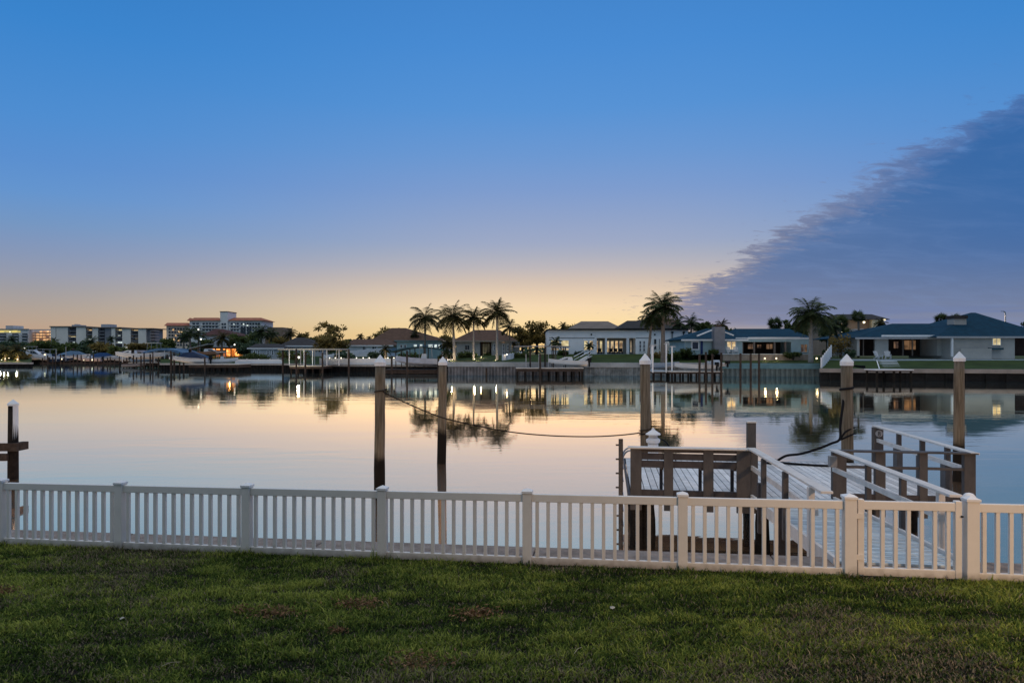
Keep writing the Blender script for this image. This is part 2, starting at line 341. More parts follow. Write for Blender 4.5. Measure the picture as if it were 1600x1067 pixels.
# ================================================================ WORLD: dusk sky
SUN_AZ, SUN_EL = radians(5), radians(1.2)
def make_world():
    w = bpy.data.worlds.new('World'); scn.world = w; w.use_nodes = True
    N, L = w.node_tree.nodes, w.node_tree.links; N.clear()
    out = N.new('ShaderNodeOutputWorld'); bg = N.new('ShaderNodeBackground'); L.new(bg.outputs[0], out.inputs[0])
    tc = N.new('ShaderNodeTexCoord'); sep = N.new('ShaderNodeSeparateXYZ'); L.new(tc.outputs['Generated'], sep.inputs[0])
    def math_(op, a, b=None, c=None):
        n = N.new('ShaderNodeMath'); n.operation = op
        for i, v in enumerate((a, b, c)):
            if v is None: continue
            if isinstance(v, (int, float)): n.inputs[i].default_value = v
            else: L.new(v, n.inputs[i])
        return n.outputs[0]
    def smooth(v, a, b):
        n = N.new('ShaderNodeMapRange'); n.interpolation_type = 'SMOOTHSTEP'; L.new(v, n.inputs[0])
        n.inputs[1].default_value = a; n.inputs[2].default_value = b; return n.outputs[0]
    def ramp(v, stops):
        n = N.new('ShaderNodeValToRGB'); e = n.color_ramp.elements
        for i, (p, c) in enumerate(stops):
            el = e[i] if i < 2 else e.new(p)
            el.position = p
        for i, (p, c) in enumerate(stops): e[i].position = p; e[i].color = rgba(lin(c))
        L.new(v, n.inputs[0]); return n.outputs[0]
    def mix(f, a, b, mode='MIX'):
        n = N.new('ShaderNodeMix'); n.data_type = 'RGBA'; n.blend_type = mode
        if isinstance(f, (int, float)): n.inputs[0].default_value = f
        else: L.new(f, n.inputs[0])
        for s, v in ((6, a), (7, b)):
            if isinstance(v, tuple): n.inputs[s].default_value = rgba(v)
            else: L.new(v, n.inputs[s])
        return n.outputs[2]
    x, y, z = sep.outputs
    el = math_('DIVIDE', math_('ARCSINE', z), pi / 2)          # 0 horizon .. 1 zenith
    az = math_('ARCTAN2', x, y)
    da = math_('ABSOLUTE', math_('SUBTRACT', az, SUN_AZ))
    d = lambda deg: deg / 90
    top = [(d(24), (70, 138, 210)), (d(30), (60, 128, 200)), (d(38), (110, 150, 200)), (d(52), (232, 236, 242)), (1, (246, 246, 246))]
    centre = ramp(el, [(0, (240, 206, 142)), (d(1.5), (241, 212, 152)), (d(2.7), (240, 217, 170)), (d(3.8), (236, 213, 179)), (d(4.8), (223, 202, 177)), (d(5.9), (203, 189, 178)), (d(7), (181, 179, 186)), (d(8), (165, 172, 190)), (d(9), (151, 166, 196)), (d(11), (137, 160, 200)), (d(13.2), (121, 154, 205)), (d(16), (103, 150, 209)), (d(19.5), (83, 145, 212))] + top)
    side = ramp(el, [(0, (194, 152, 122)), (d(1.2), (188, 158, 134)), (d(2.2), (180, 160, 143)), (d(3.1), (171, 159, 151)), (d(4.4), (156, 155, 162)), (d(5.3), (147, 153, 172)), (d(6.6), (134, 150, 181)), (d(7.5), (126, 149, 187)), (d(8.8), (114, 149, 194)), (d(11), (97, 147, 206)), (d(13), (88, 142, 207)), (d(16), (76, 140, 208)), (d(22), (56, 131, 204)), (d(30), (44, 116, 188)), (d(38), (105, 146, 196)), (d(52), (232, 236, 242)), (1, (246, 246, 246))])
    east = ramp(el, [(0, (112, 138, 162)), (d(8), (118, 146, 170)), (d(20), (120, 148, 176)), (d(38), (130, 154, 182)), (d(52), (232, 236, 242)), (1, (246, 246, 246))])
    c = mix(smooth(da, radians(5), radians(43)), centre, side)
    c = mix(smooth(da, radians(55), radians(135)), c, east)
    # dark cloud bank: a straight-edged sheet, its rim broken into ripples
    s = math_('ADD', math_('ADD', z, math_('MULTIPLY', x, -.581)), math_('MULTIPLY', y, .0557))
    zz = math_('ADD', math_('MAXIMUM', z, 0), .20)
    comb = N.new('ShaderNodeCombineXYZ'); L.new(math_('DIVIDE', x, zz), comb.inputs[0]); L.new(math_('DIVIDE', y, zz), comb.inputs[1])
    def noise(scale, detail, rough=.6, dist=0, rot=0, st=(1, 1, 1)):
        mp = N.new('ShaderNodeMapping'); mp.inputs['Rotation'].default_value = (0, 0, rot); mp.inputs['Scale'].default_value = st; L.new(comb.outputs[0], mp.inputs[0])
        n = N.new('ShaderNodeTexNoise'); n.inputs['Scale'].default_value = scale; n.inputs['Detail'].default_value = detail; n.inputs['Roughness'].default_value = rough; n.inputs['Distortion'].default_value = dist
        L.new(mp.outputs[0], n.inputs['Vector']); return n.outputs[0]
    n1 = noise(1.6, 8, .62, .3); n2 = noise(9, 6, .68, .8, .75, (1, 2.0, 1)); n3 = noise(3.4, 8, .66, .5, .6, (1, 2.2, 1)); n4 = noise(13, 5, .6, .5, .75, (1, 1.8, 1))
    m = math_('ADD', math_('MULTIPLY', s, -1), math_('ADD', math_('MULTIPLY', math_('SUBTRACT', n1, .5), .10), math_('MULTIPLY', math_('SUBTRACT', n2, .5), .075)))
    mask = smooth(m, -.006, .010)
    deep = smooth(m, -.004, .045)
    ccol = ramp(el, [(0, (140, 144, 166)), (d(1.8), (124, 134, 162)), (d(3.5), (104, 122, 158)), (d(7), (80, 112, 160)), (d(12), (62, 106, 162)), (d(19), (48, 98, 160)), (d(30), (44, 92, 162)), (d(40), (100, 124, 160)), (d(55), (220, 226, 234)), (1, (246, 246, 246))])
    rim = mix(smooth(da, radians(8), radians(40)), lin((128, 130, 150)), lin((92, 126, 184)))
    ccol = mix(deep, rim, ccol)
    ccol = mix(math_('MULTIPLY', smooth(n3, .40, .74), .30), ccol, lin((112, 140, 188)))
    holes = math_('MULTIPLY', smooth(n4, .50, .66), smooth(m, .045, .008))
    mask = math_('MULTIPLY', mask, math_('SUBTRACT', .97, math_('MULTIPLY', holes, .42)))
    fl_ = math_('MULTIPLY', math_('MULTIPLY', smooth(n4, .60, .70), smooth(m, -.050, -.012)), smooth(m, .012, -.006))
    mask = math_('MAXIMUM', mask, math_('MULTIPLY', fl_, .55))
    ccol = mix(math_('MULTIPLY', math_('MULTIPLY', smooth(az, radians(22), radians(40)), smooth(el, d(3), d(9))), .55), ccol, lin((36, 98, 165)))
    thin = math_('MULTIPLY', smooth(el, d(2.6), d(.7)), smooth(az, radians(30), radians(17)))
    mask = math_('MULTIPLY', mask, math_('SUBTRACT', 1, math_('MULTIPLY', thin, .5)))
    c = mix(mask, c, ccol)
    # low flat bands near the horizon on the right
    cb = N.new('ShaderNodeCombineXYZ'); L.new(math_('MULTIPLY', az, 2.2), cb.inputs[0]); L.new(math_('MULTIPLY', el, 70), cb.inputs[1])
    nb = N.new('ShaderNodeTexNoise'); nb.inputs['Scale'].default_value = 1.3; nb.inputs['Detail'].default_value = 5; L.new(cb.outputs[0], nb.inputs['Vector'])
    band = math_('MULTIPLY', math_('MULTIPLY', smooth(nb.outputs[0], .48, .62), smooth(el, d(4.2), d(1.0))), smooth(az, radians(14), radians(30)))
    c = mix(math_('MULTIPLY', band, .75), c, lin((84, 116, 176)))
    sky = N.new('ShaderNodeTexSky'); sky.sky_type = 'NISHITA'; sky.sun_disc = False; sky.sun_elevation = SUN_EL; sky.sun_rotation = SUN_AZ
    c = mix(.004, c, sky.outputs[0], 'ADD')
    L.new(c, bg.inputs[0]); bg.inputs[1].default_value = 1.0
make_world()
sd = bpy.data.lights.new('sun', 'SUN'); sd.energy = .5; sd.angle = radians(.5); sd.color = (1, .72, .45)
so = bpy.data.objects.new('sun', sd); COL.objects.link(so)
sv = Vector((sin(SUN_AZ) * cos(radians(2)), cos(SUN_AZ) * cos(radians(2)), sin(radians(2))))
so.rotation_euler = sv.to_track_quat('Z', 'Y').to_euler()
pd = bpy.data.lights.new('porch_lamp', 'SPOT'); pd.energy = 1950; pd.color = (1, .62, .34); pd.shadow_soft_size = .2; pd.spot_size = radians(72); pd.spot_blend = 1     # lamp under the eave of the unseen house on this side
po = bpy.data.objects.new('porch_lamp', pd); COL.objects.link(po); po.location = (6.5, -2.0, 4.5)
po.rotation_euler = (Vector((6.5, -2.0, 4.5)) - Vector((5.4, 7.6, .9))).to_track_quat('Z', 'Y').to_euler()
# unseen house added behind the viewpoint to shade lawn and fence
oh = thing('house', 'unseen tan two storey house added behind the viewpoint to shade the fence', 'house', (0, -6, .7))
b = MB(); b.box(-16, 15, -13, -3.6, .4, 7.2); b.build('wall', mat('tan_house_wall', (.22, .19, .16), .9, .15, .6), oh)
b = MB(); A_ = [(-16.8, -13.8, 7.21), (15.8, -13.8, 7.21), (15.8, -2.6, 7.21), (-16.8, -2.6, 7.21)]; R0_, R1_ = (-11, -8.3, 9.6), (10, -8.3, 9.6)
b.quad(A_[3], A_[2], R1_, R0_); b.quad(A_[1], A_[0], R0_, R1_); b.tri(A_[2], A_[1], R1_); b.tri(A_[0], A_[3], R0_); b.quad(*A_); b.build('roof', M_roof_br, oh)
for xx in (-12, -7.5, -3, 2.5, 8, 12):
    b = MB(); b.box(xx - .8, xx + .8, -3.62, -3.56, 4.6, 6.2); b.build('window', M_glassdk, oh)
# ================================================================ NEAR GROUND
FA, FC, FD0 = .1588, .0347, 8.27
TH = math.atan(.1588)
def fence_pt(k, off=0.0):
    """point on the fence line, k bays from the post at px 824, off metres towards the water"""
    return Vector((.186 + k * 1.83 * cos(TH) + off * sin(TH), FD0 - k * 1.83 * sin(TH) + off * cos(TH), .735 + .0207 * k))
UX, UY = Vector((cos(TH), -sin(TH), 0)), Vector((sin(TH), cos(TH), 0))
def fl(a, o, z=0):
    """fence frame: a metres along, o metres towards the water -> world"""
    return Vector((.186, FD0, 0)) + UX * a + UY * o + Vector((0, 0, z))
def gz(x, y):
    a = (x - .186) * cos(TH) - (y - FD0) * sin(TH); o = (x - .186) * sin(TH) + (y - FD0) * cos(TH)
    return .735 + .0113 * a + .004 * min(0, o)

def fbm(xx, yy, scale, seed, octv=3):
    out = np.zeros_like(xx); amp = 1; tot = 0
    for o in range(octv):
        r = np.random.default_rng(seed + o); g = r.random((64, 64)); u, v = xx * scale + 100, yy * scale + 100
        i, j = np.floor(u).astype(int), np.floor(v).astype(int); fu, fv = u - i, v - j; fu = fu * fu * (3 - 2 * fu); fv = fv * fv * (3 - 2 * fv)
        G = lambda a, b: g[a % 64, b % 64]
        out += amp * ((G(i, j) * (1 - fu) + G(i + 1, j) * fu) * (1 - fv) + (G(i, j + 1) * (1 - fu) + G(i + 1, j + 1) * fu) * fv); tot += amp
        amp *= .5; scale *= 2
    return out / tot

# lawn base (structure): soil and thatch under the blades
M_soil = mat('lawn_soil', (.010, .010, .007), .95, .5, 14, 1, 60, col2=(.03, .026, .02))
b = MB(); na, no = 60, 40
for i in range(na + 1):
    for j in range(no + 1):
        p = fl(-30 + 60 * i / na, -16 + 16.05 * j / no); p.z = gz(p.x, p.y); b.v.append(tuple(p))
for i in range(na):
    for j in range(no):
        b.f.append((i * (no + 1) + j, (i + 1) * (no + 1) + j, (i + 1) * (no + 1) + j + 1, i * (no + 1) + j + 1)); b.m.append(0)
tag(b.build('lawn', M_soil, smooth=True), kind='structure')

# grass blades (stuff)
def grass():
    r = np.random.default_rng(3); n = 720000
    D = 3.7 + (9.0 - 3.7) * r.random(n) ** .9 + .9 * r.random(n)
    x = (2 * r.random(n) - 1) * (.80 * D + 2.6); y = D
    a = (x - .186) * cos(TH) - (y - FD0) * sin(TH); o = (x - .186) * sin(TH) + (y - FD0) * cos(TH)
    keep = (o < -.062 + .04 * r.random(n)); x, y, a, o = x[keep], y[keep], a[keep], o[keep]; n = len(x)
    z = .735 + .0113 * a + .004 * np.minimum(0, o)
    big = fbm(x, y * 2.2, .9, 5); mid = .65 * fbm(x * .75, y * 2.4, 3.0, 25) + .35 * fbm(x, y * 1.3, 5.5, 33); fine = fbm(x, y * 1.4, 10, 45); dry = fbm(x + 7, y * 1.4, .8, 65, 4); strp = fbm(x * .35, y * 2.6, 1.0, 85)
    keep = r.random(n) < np.clip(.62 + 1.6 * (mid - .42) + 1.0 * (fine - .45), .36, 1)
    x, y, z, big, mid, fine, dry, strp, o, a = (q[keep] for q in (x, y, z, big, mid, fine, dry, strp, o, a)); n = len(x)
    hgt = (.020 + .034 * r.random(n)) * (.22 + 1.25 * mid + .5 * (strp - .35)); hgt = np.clip(hgt, .012, .080); hgt *= np.where(r.random(n) < .02, 1.6, 1)
    hgt *= np.where((o > -.13) & (r.random(n) < .12), 1.3 + .7 * fine, 1); pk = np.abs(((a / 1.83 + .5) % 1) - .5) * 1.83; hgt *= np.where((o > -.14) & (pk < .13) & (r.random(n) < .5), 1.8, 1)
    az = r.random(n) * 2 * pi; ln = (.25 + .75 * r.random(n)) * hgt * 1.2; wd = (.0022 + .0022 * r.random(n)) * 1.5
    dx, dy = np.cos(az), np.sin(az); sx, sy = -np.sin(az + .6 * r.normal(size=n)), np.cos(az)
    base = np.stack([x, y, z - .004], 1)
    midp = base + np.stack([dx * ln * .35, dy * ln * .35, hgt * .62], 1); tip = base + np.stack([dx * ln, dy * ln, hgt * (.75 + .3 * r.random(n))], 1)
    s = np.stack([sx * wd, sy * wd, np.zeros(n)], 1)
    V = np.stack([base - s, base + s, midp + s * .8, midp - s * .8, tip - s * .12, tip + s * .12], 1).reshape(-1, 3)
    i = np.arange(n) * 6; Fq = np.concatenate([np.stack([i, i + 1, i + 2, i + 3], 1), np.stack([i + 3, i + 2, i + 5, i + 4], 1)])
    dead = (r.random(n) < np.clip((dry - .54) * 2.4, .05, .5))
    g = np.clip(.44 + .5 * (big - .5) + .9 * (strp - .5) + 1.7 * (mid - .5) + .26 * r.normal(size=n), 0, 1) * .5
    g = np.clip(g + np.where(r.random(n) < .14, .22 * r.random(n), 0), 0, .5); low_ = np.clip((.40 - mid) * 3, 0, .6); dead = dead | (r.random(n) < low_ * .5)
    t = np.where(dead, .62 + .36 * r.random(n), g)
    T = np.repeat(t, 6)
    m = bpy.data.materials.new('grass_blade'); N, L = nt(m); p = N['Principled BSDF']
    at = N.new('ShaderNodeAttribute'); at.attribute_name = 'tint'; rp = N.new('ShaderNodeValToRGB'); e = rp.color_ramp.elements
    e[0].position = 0; e[0].color = (.020, .040, .010, 1); e[1].position = 1; e[1].color = (.36, .30, .19, 1)
    q = e.new(.28); q.color = (.118, .178, .034, 1); q = e.new(.5); q.color = (.35, .385, .08, 1); q = e.new(.62); q.color = (.12, .095, .065, 1); q = e.new(.8); q.color = (.19, .16, .115, 1)
    L.new(at.outputs['Fac'], rp.inputs[0]); L.new(rp.outputs[0], p.inputs['Base Color']); p.inputs['Roughness'].default_value = .6; p.inputs['Specular IOR Level'].default_value = .04
    tr = N.new('ShaderNodeBsdfTranslucent'); L.new(rp.outputs[0], tr.inputs['Color']); mx = N.new('ShaderNodeMixShader'); mx.inputs[0].default_value = .3
    L.new(p.outputs[0], mx.inputs[1]); L.new(tr.outputs[0], mx.inputs[2]); L.new(mx.outputs[0], N['Material Output'].inputs['Surface'])
    g_o = tinted('grass', V, Fq, T, m)
    tag(g_o, 'patchy green and brown grass blades of the mown lawn before the fence', 'grass', kind='stuff')
grass()

# seawall: concrete cap and face, gravel strip
seg = []
b = MB()
for i in range(20):
    a0, a1 = -30 + 3 * i, -30 + 3 * (i + 1)
    z0 = .735 + .0113 * a0 - .05; z1 = .735 + .0113 * a1 - .05
    g = .006
    b.hexa([fl(a0 + g, .16, -.1), fl(a1 - g, .16, -.1), fl(a1 - g, .92, -.1), fl(a0 + g, .92, -.1), fl(a0 + g, .16, z0), fl(a1 - g, .16, z1), fl(a1 - g, .92, z1), fl(a0 + g, .92, z0)])
sw = thing('seawall', 'brown grey concrete seawall cap running just behind the white fence', 'seawall', fl(0, .5))
b.build('cap', M_cap_conc, sw, bevel=.015)
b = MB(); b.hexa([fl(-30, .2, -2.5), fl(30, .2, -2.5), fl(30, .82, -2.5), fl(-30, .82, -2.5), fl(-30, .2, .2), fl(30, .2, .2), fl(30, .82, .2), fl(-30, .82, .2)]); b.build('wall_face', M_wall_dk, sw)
# gravel
def gravel():
    r = np.random.default_rng(11); n = 9000; a = -9 + 17.5 * r.random(n); o = -.03 + .36 * r.random(n) ** 1.3
    keep = r.random(n) < np.clip(.25 + (a + 6) * .055, .12, 1); a, o = a[keep], o[keep]; n = len(a)
    base = np.array(fl(0, 0)); ux, uy = np.array(UX), np.array(UY)
    c = base + a[:, None] * ux + o[:, None] * uy; c[:, 2] = .735 + .0113 * a - .045 + .03 * (o < .17) + .006 * r.random(n)
    octa = np.array([(1, 0, 0), (0, 1, 0), (-1, 0, 0), (0, -1, 0), (0, 0, .7), (0, 0, -.7)]); fi = np.array([(0, 1, 4), (1, 2, 4), (2, 3, 4), (3, 0, 4), (1, 0, 5), (2, 1, 5), (3, 2, 5), (0, 3, 5)])
    sc = (.007 + .012 * r.random(n)); sc3 = sc[:, None, None] * (.7 + .6 * r.random((n, 1, 3))); an = r.random(n) * 6.28
    v = octa[None] * sc3 ; ca, sa = np.cos(an)[:, None], np.sin(an)[:, None]
    v = np.stack([v[..., 0] * ca - v[..., 1] * sa, v[..., 0] * sa + v[..., 1] * ca, v[..., 2]], -1) + c[:, None, :]
    f = (fi[None] + (np.arange(n) * 6)[:, None, None]).reshape(-1, 3)
    m = leafmat('pebble_white', (.30, .29, .28), (.62, .61, .60), .0)
    tag(tinted('gravel', v.reshape(-1, 3), f, np.repeat(r.random(n), 6), m), 'strip of small white gravel along the foot of the fence', 'gravel', kind='stuff')
gravel()
b = MB(); b.quad(fl(-30, .04, .735 - .339 - .045), fl(30, .04, .735 + .339 - .045), fl(30, .17, .735 + .339 - .045), fl(-30, .17, .735 - .339 - .045)); tag(b.build('ground_strip', M_dirt), kind='structure')

# dried leaf clumps and litter on the lawn
M_dry = leafmat('dry_leaf', (.08, .042, .02), (.36, .20, .095), .2)
def dry_clump(px, py, w, label, seed, n=150):
    D = F * (H - .73) / (py - HY); x = X(px, D); z = gz(x, D); r = np.random.default_rng(seed)
    c = np.stack([x + r.normal(size=n) * w * .5, D + r.normal(size=n) * w * .3, z + .022 + .065 * r.random(n) * np.exp(-r.random(n))], 1)
    a = r.normal(size=(n, 3)); a[:, 2] *= .7; a /= np.linalg.norm(a, axis=1)[:, None]; bb = np.cross(a, r.normal(size=(n, 3))); bb /= np.linalg.norm(bb, axis=1)[:, None]
    s = (.010 + .018 * r.random(n))[:, None]
    q = np.stack([c - a * s, c + bb * s * .3, c + a * s, c - bb * s * .3], 1).reshape(-1, 3)
    o = tinted('dry_grass_tuft', q, np.arange(4 * n).reshape(-1, 4), np.repeat(r.random(n), 4), M_dry)
    tag(o, label, 'dead grass clump', 'dead brown clumps in the lawn')
for i, (px, py, w, n, lb) in enumerate([
    (430, 957, .24, 260, 'low wide rusty clump of dead grass left of the middle of the lawn'),
    (562, 945, .25, 320, 'rusty dead grass clump nearest the fence, in the middle of the lawn'),
    (748, 962, .22, 360, 'tallest and reddest dead grass clump on the lawn'),
    (527, 987, .09, 80, 'smallest rusty dead grass tuft, in front of the wide clumps'),
    (655, 1036, .27, 330, 'dead brown grass clump closest to the camera'),
    (376, 952, .10, 80, 'faint little brown tuft beside the wide rusty clump'),
    (4, 918, .18, 200, 'dead brown clump at the left edge of the lawn')]): dry_clump(px, py, w, lb, 100 + i, n)
def litter(px, py, s, label, seed):
    D = F * (H - .75) / (py - HY); x = X(px, D); z = gz(x, D) + .03; r = random.Random(seed); b = MB()
    ring = [(x + s * cos(a) * (.6 + .5 * r.random()), D + s * .7 * sin(a), z + .015 * r.random()) for a in [i * pi / 4 for i in range(8)]]
    for i in range(8): b.tri(ring[i], ring[(i + 1) % 8], (x, D, z + .022))
    tag(b.build('pale_leaf', mat('pale_leaf', (.45, .44, .38), .7, .2, 30)), label, 'fallen leaf')
litter(957, 953, .036, 'curled pale fallen leaf on the green right part of the lawn', 1)
litter(191, 961, .026, 'small pale fallen leaf on the left part of the lawn', 2)
for px, py, an, lb in ((262 + 5, 1037, .5, 'bleached straw stalk lying on the left of the lawn'), (903, 1023, 1.0, 'short straw stalk lying on the lawn right of centre')):
    D = F * (H - .73) / (py - HY); x = X(px, D); z = gz(x, D) + .035; b = MB()
    b.tube([(x - .07 * cos(an), D - .07 * sin(an), z), (x, D + .01, z + .012), (x + .07 * cos(an), D + .07 * sin(an), z + .004)], .0028, 5)
    tag(b.build('straw_stalk', mat('straw', (.34, .30, .22), .8, .2, 30)), lb, 'straw')

# ================================================================ WATER
def make_water():
    b = MB(); b.quad((-3500, 8.0 - 3.2, 0), (3500, 8.0 - 3.2, 0), (3500, 6000, 0), (-3500, 6000, 0))
    # keep the sheet on the water side of the seawall
    b.v = [tuple(fl(-600, .5, WATER_Z)), tuple(fl(600, .5, WATER_Z)), (4500, 7000, WATER_Z), (-4500, 7000, WATER_Z)]
    m = bpy.data.materials.new('calm_water'); N, L = nt(m); N.remove(N['Principled BSDF'])
    g = N.new('ShaderNodeNewGeometry')
    def noise(scale, st, detail, rot):
        mp = N.new('ShaderNodeMapping'); mp.inputs['Scale'].default_value = st; mp.inputs['Rotation'].default_value = (0, 0, rot); L.new(g.outputs['Position'], mp.inputs[0])
        n = N.new('ShaderNodeTexNoise'); n.inputs['Scale'].default_value = scale; n.inputs['Detail'].default_value = detail; n.inputs['Roughness'].default_value = .5; n.inputs['Distortion'].default_value = .4
        L.new(mp.outputs[0], n.inputs[0]); return n.outputs[0]
    n1 = noise(.42, (.30, 1, 1), 4, .12); n2 = noise(2.0, (.30, 1, 1), 3, -.15); n3 = noise(.05, (.6, 1, 1), 2, .3)
    ad = N.new('ShaderNodeMath'); ad.operation = 'MULTIPLY_ADD'; L.new(n2, ad.inputs[0]); ad.inputs[1].default_value = .22; L.new(n1, ad.inputs[2])
    bp = N.new('ShaderNodeBump'); bp.inputs['Strength'].default_value = 1; bp.inputs['Distance'].default_value = .011; L.new(ad.outputs[0], bp.inputs['Height'])
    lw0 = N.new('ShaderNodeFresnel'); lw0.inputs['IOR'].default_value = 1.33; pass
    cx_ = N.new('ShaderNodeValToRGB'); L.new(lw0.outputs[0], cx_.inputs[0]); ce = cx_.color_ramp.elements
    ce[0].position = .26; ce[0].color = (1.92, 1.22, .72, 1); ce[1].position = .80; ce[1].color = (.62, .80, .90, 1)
    for p_, c_ in ((.61, (1.74, 1.50, 1.12, 1)), (.69, (1.60, 1.44, 1.14, 1))): e_ = ce.new(p_); e_.color = c_  # extra brightness and warmth painted into the reflection colour
    ln = N.new('ShaderNodeMapRange'); L.new(n3, ln.inputs[0]); ln.inputs[1].default_value = .35; ln.inputs[2].default_value = .65; ln.inputs[3].default_value = .35; ln.inputs[4].default_value = 1.5; L.new(ln.outputs[0], bp.inputs['Strength'])
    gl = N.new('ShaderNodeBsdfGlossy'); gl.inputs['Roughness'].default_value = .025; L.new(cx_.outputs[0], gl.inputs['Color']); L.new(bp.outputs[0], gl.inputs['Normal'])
    df = N.new('ShaderNodeBsdfDiffuse'); df.inputs['Color'].default_value = (.22, .22, .20, 1)
    lw = N.new('ShaderNodeFresnel'); lw.inputs['IOR'].default_value = 1.33
    mr = N.new('ShaderNodeMapRange'); L.new(lw.outputs[0], mr.inputs[0]); mr.inputs[1].default_value = .02; mr.inputs[2].default_value = .6; mr.inputs[3].default_value = .93; mr.inputs[4].default_value = .97
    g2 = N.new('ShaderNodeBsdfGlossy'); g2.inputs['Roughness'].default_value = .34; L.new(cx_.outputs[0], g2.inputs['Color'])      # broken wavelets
    m2 = N.new('ShaderNodeMapRange'); L.new(lw.outputs[0], m2.inputs[0]); m2.inputs[1].default_value = .12; m2.inputs[2].default_value = .5; m2.inputs[3].default_value = .16; m2.inputs[4].default_value = .0
    gm = N.new('ShaderNodeMixShader'); L.new(m2.outputs[0], gm.inputs[0]); L.new(gl.outputs[0], gm.inputs[1]); L.new(g2.outputs[0], gm.inputs[2])
    mx = N.new('ShaderNodeMixShader'); L.new(mr.outputs[0], mx.inputs[0]); L.new(df.outputs[0], mx.inputs[1]); L.new(gm.outputs[0], mx.inputs[2])
    L.new(mx.outputs[0], N['Material Output'].inputs['Surface'])
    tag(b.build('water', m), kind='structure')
make_water()

# ================================================================ FENCE
def obox(b, a0, a1, o0, o1, z0l, z1l, z0r, z1r, m=0):
    """box in the fence frame whose ends follow the slope"""
    b.hexa([fl(a0, o0, z0l), fl(a1, o0, z0r), fl(a1, o1, z0r), fl(a0, o1, z0l), fl(a0, o0, z1l), fl(a1, o0, z1r), fl(a1, o1, z1r), fl(a0, o1, z1l)], m)
def zb(a): return .735 + .0113 * a
fence = thing('picket_fence', 'long white vinyl picket fence across the lawn edge with square capped posts', 'fence', fence_pt(0))
def fence_post(k, parent, w=.108, extra=0.0):
    a = k * 1.83; b = MB(); z = zb(a); t = z + .862 + extra
    obox(b, a - w / 2, a + w / 2, -w / 2, w / 2, z - .25, t, z - .25, t)
    p = b.build('post', M_vinyl, parent, bevel=.004)
    c = MB(); w2 = w / 2 + .010
    obox(c, a - w2, a + w2, -w2, w2, t, t + .028, t, t + .028)
    ap = fl(a, 0, t + .058); q = [fl(a - w2, -w2, t + .028), fl(a + w2, -w2, t + .028), fl(a + w2, w2, t + .028), fl(a - w2, w2, t + .028)]
    for i in range(4): c.tri(q[i], q[(i + 1) % 4], ap)
    c.build('post_cap', M_cap, p, bevel=.003)
picket_mesh = None
def picket(a, zlow, zhigh, parent):
    b = MB(); s = .0205; obox(b, a - s, a + s, -s, s, zlow, zhigh, zlow, zhigh)
    return b.build('picket', M_vinyl, parent, bevel=.003)
def panel(k0, k1, w0=.054, w1=.054, n=13, parent=fence, name='rail_panel'):
    a0, a1 = k0 * 1.83 + w0, k1 * 1.83 - w1; b = MB()
    for lo, hi in ((.002, .094), (.757, .850)): obox(b, a0, a1, -.026, .026, zb(a0) + lo, zb(a0) + hi, zb(a1) + lo, zb(a1) + hi)
    p = b.build(name, M_vinyl, parent, bevel=.006)
    for i in range(n):
        a = a0 + (a1 - a0) * (i + .5 + (.0)) / n; picket(a, zb(a) + .09, zb(a) + .76, p)
for k in (-5, -4, -3, -2, -1, 0, 1): fence_post(k, fence)
fence_post(2.0, fence, .127, .015); fence_post(2.685, fence, .127, .015); fence_post(3.70, fence)
for k in range(-5, 2): panel(k, k + 1, w1=.0635 if k == 1 else .054)
panel(2.685, 3.70, .0635, .054, 13)
gate = thing('fence_gate', 'white picket gate closed at the head of the gangway', 'gate', fence_pt(2.34))
ga0, ga1 = 2.0 * 1.83 + .085, 2.685 * 1.83 - .105
for lo, hi in ((.02, .112), (.760, .855)): b = MB(); obox(b, ga0 + .06, ga1 - .06, -.026, .026, zb(ga0) + lo, zb(ga0) + hi, zb(ga1) + lo, zb(ga1) + hi); b.build('gate_rail', M_vinyl, gate, bevel=.006)
for i in range(7): a = ga0 + .06 + (ga1 - ga0 - .12) * (i + .5) / 7; picket(a, zb(a) + .105, zb(a) + .765, gate)
for a in (ga0 + .03, ga1 - .03):
    b = MB(); obox(b, a - .034, a + .034, -.034, .034, zb(a) + .03, zb(a) + .875, zb(a) + .03, zb(a) + .875); b.build('gate_stile', M_vinyl, gate, bevel=.006)
b = MB(); obox(b, ga1 - .012, ga1 + .012, -.046, -.036, zb(ga1) + .70, zb(ga1) + .72, zb(ga1) + .70, zb(ga1) + .72); b.build('latch', M_black, gate)
for zz in (.2, .66):
    b = MB(); obox(b, ga0 - .03, ga0 + .05, -.048, -.036, zb(ga0) + zz, zb(ga0) + zz + .06, zb(ga0) + zz, zb(ga0) + zz + .06); b.build('hinge', M_vinyl, gate)

# ================================================================ DOCK
DT = radians(8.0)
DU, DV, DO = Vector((cos(DT), -sin(DT), 0)), Vector((sin(DT), cos(DT), 0)), Vector((2.34, 13.5, 0))
def dk(s, t, z=0): return DO + DU * s + DV * t + Vector((0, 0, z))
def dbox(b, s0, s1, t0, t1, z0, z1, m=0):
    b.hexa([dk(s0, t0, z0), dk(s1, t0, z0), dk(s1, t1, z0), dk(s0, t1, z0), dk(s0, t0, z1), dk(s1, t0, z1), dk(s1, t1, z1), dk(s0, t1, z1)], m)
DZ, RZ, SW_, TW = .50, 1.44, 6.30, 4.60
dock = thing('boat_dock', 'grey composite dock platform with slatted front rail and pale deck boards', 'dock', dk(3, 2, 0))
b = MB(); s = .02; nb = 44
for i in range(nb):
    w = (SW_ - .04) / nb; dbox(b, s, s + w - .016, .03, TW - .03, DZ - .03, DZ); s += w
b.build('deck_boards', M_deck, dock, bevel=.003)
b = MB()
dbox(b, 0, SW_, -.04, .0, .34, DZ - .005); dbox(b, 0, SW_, TW, TW + .04, .34, DZ - .005)
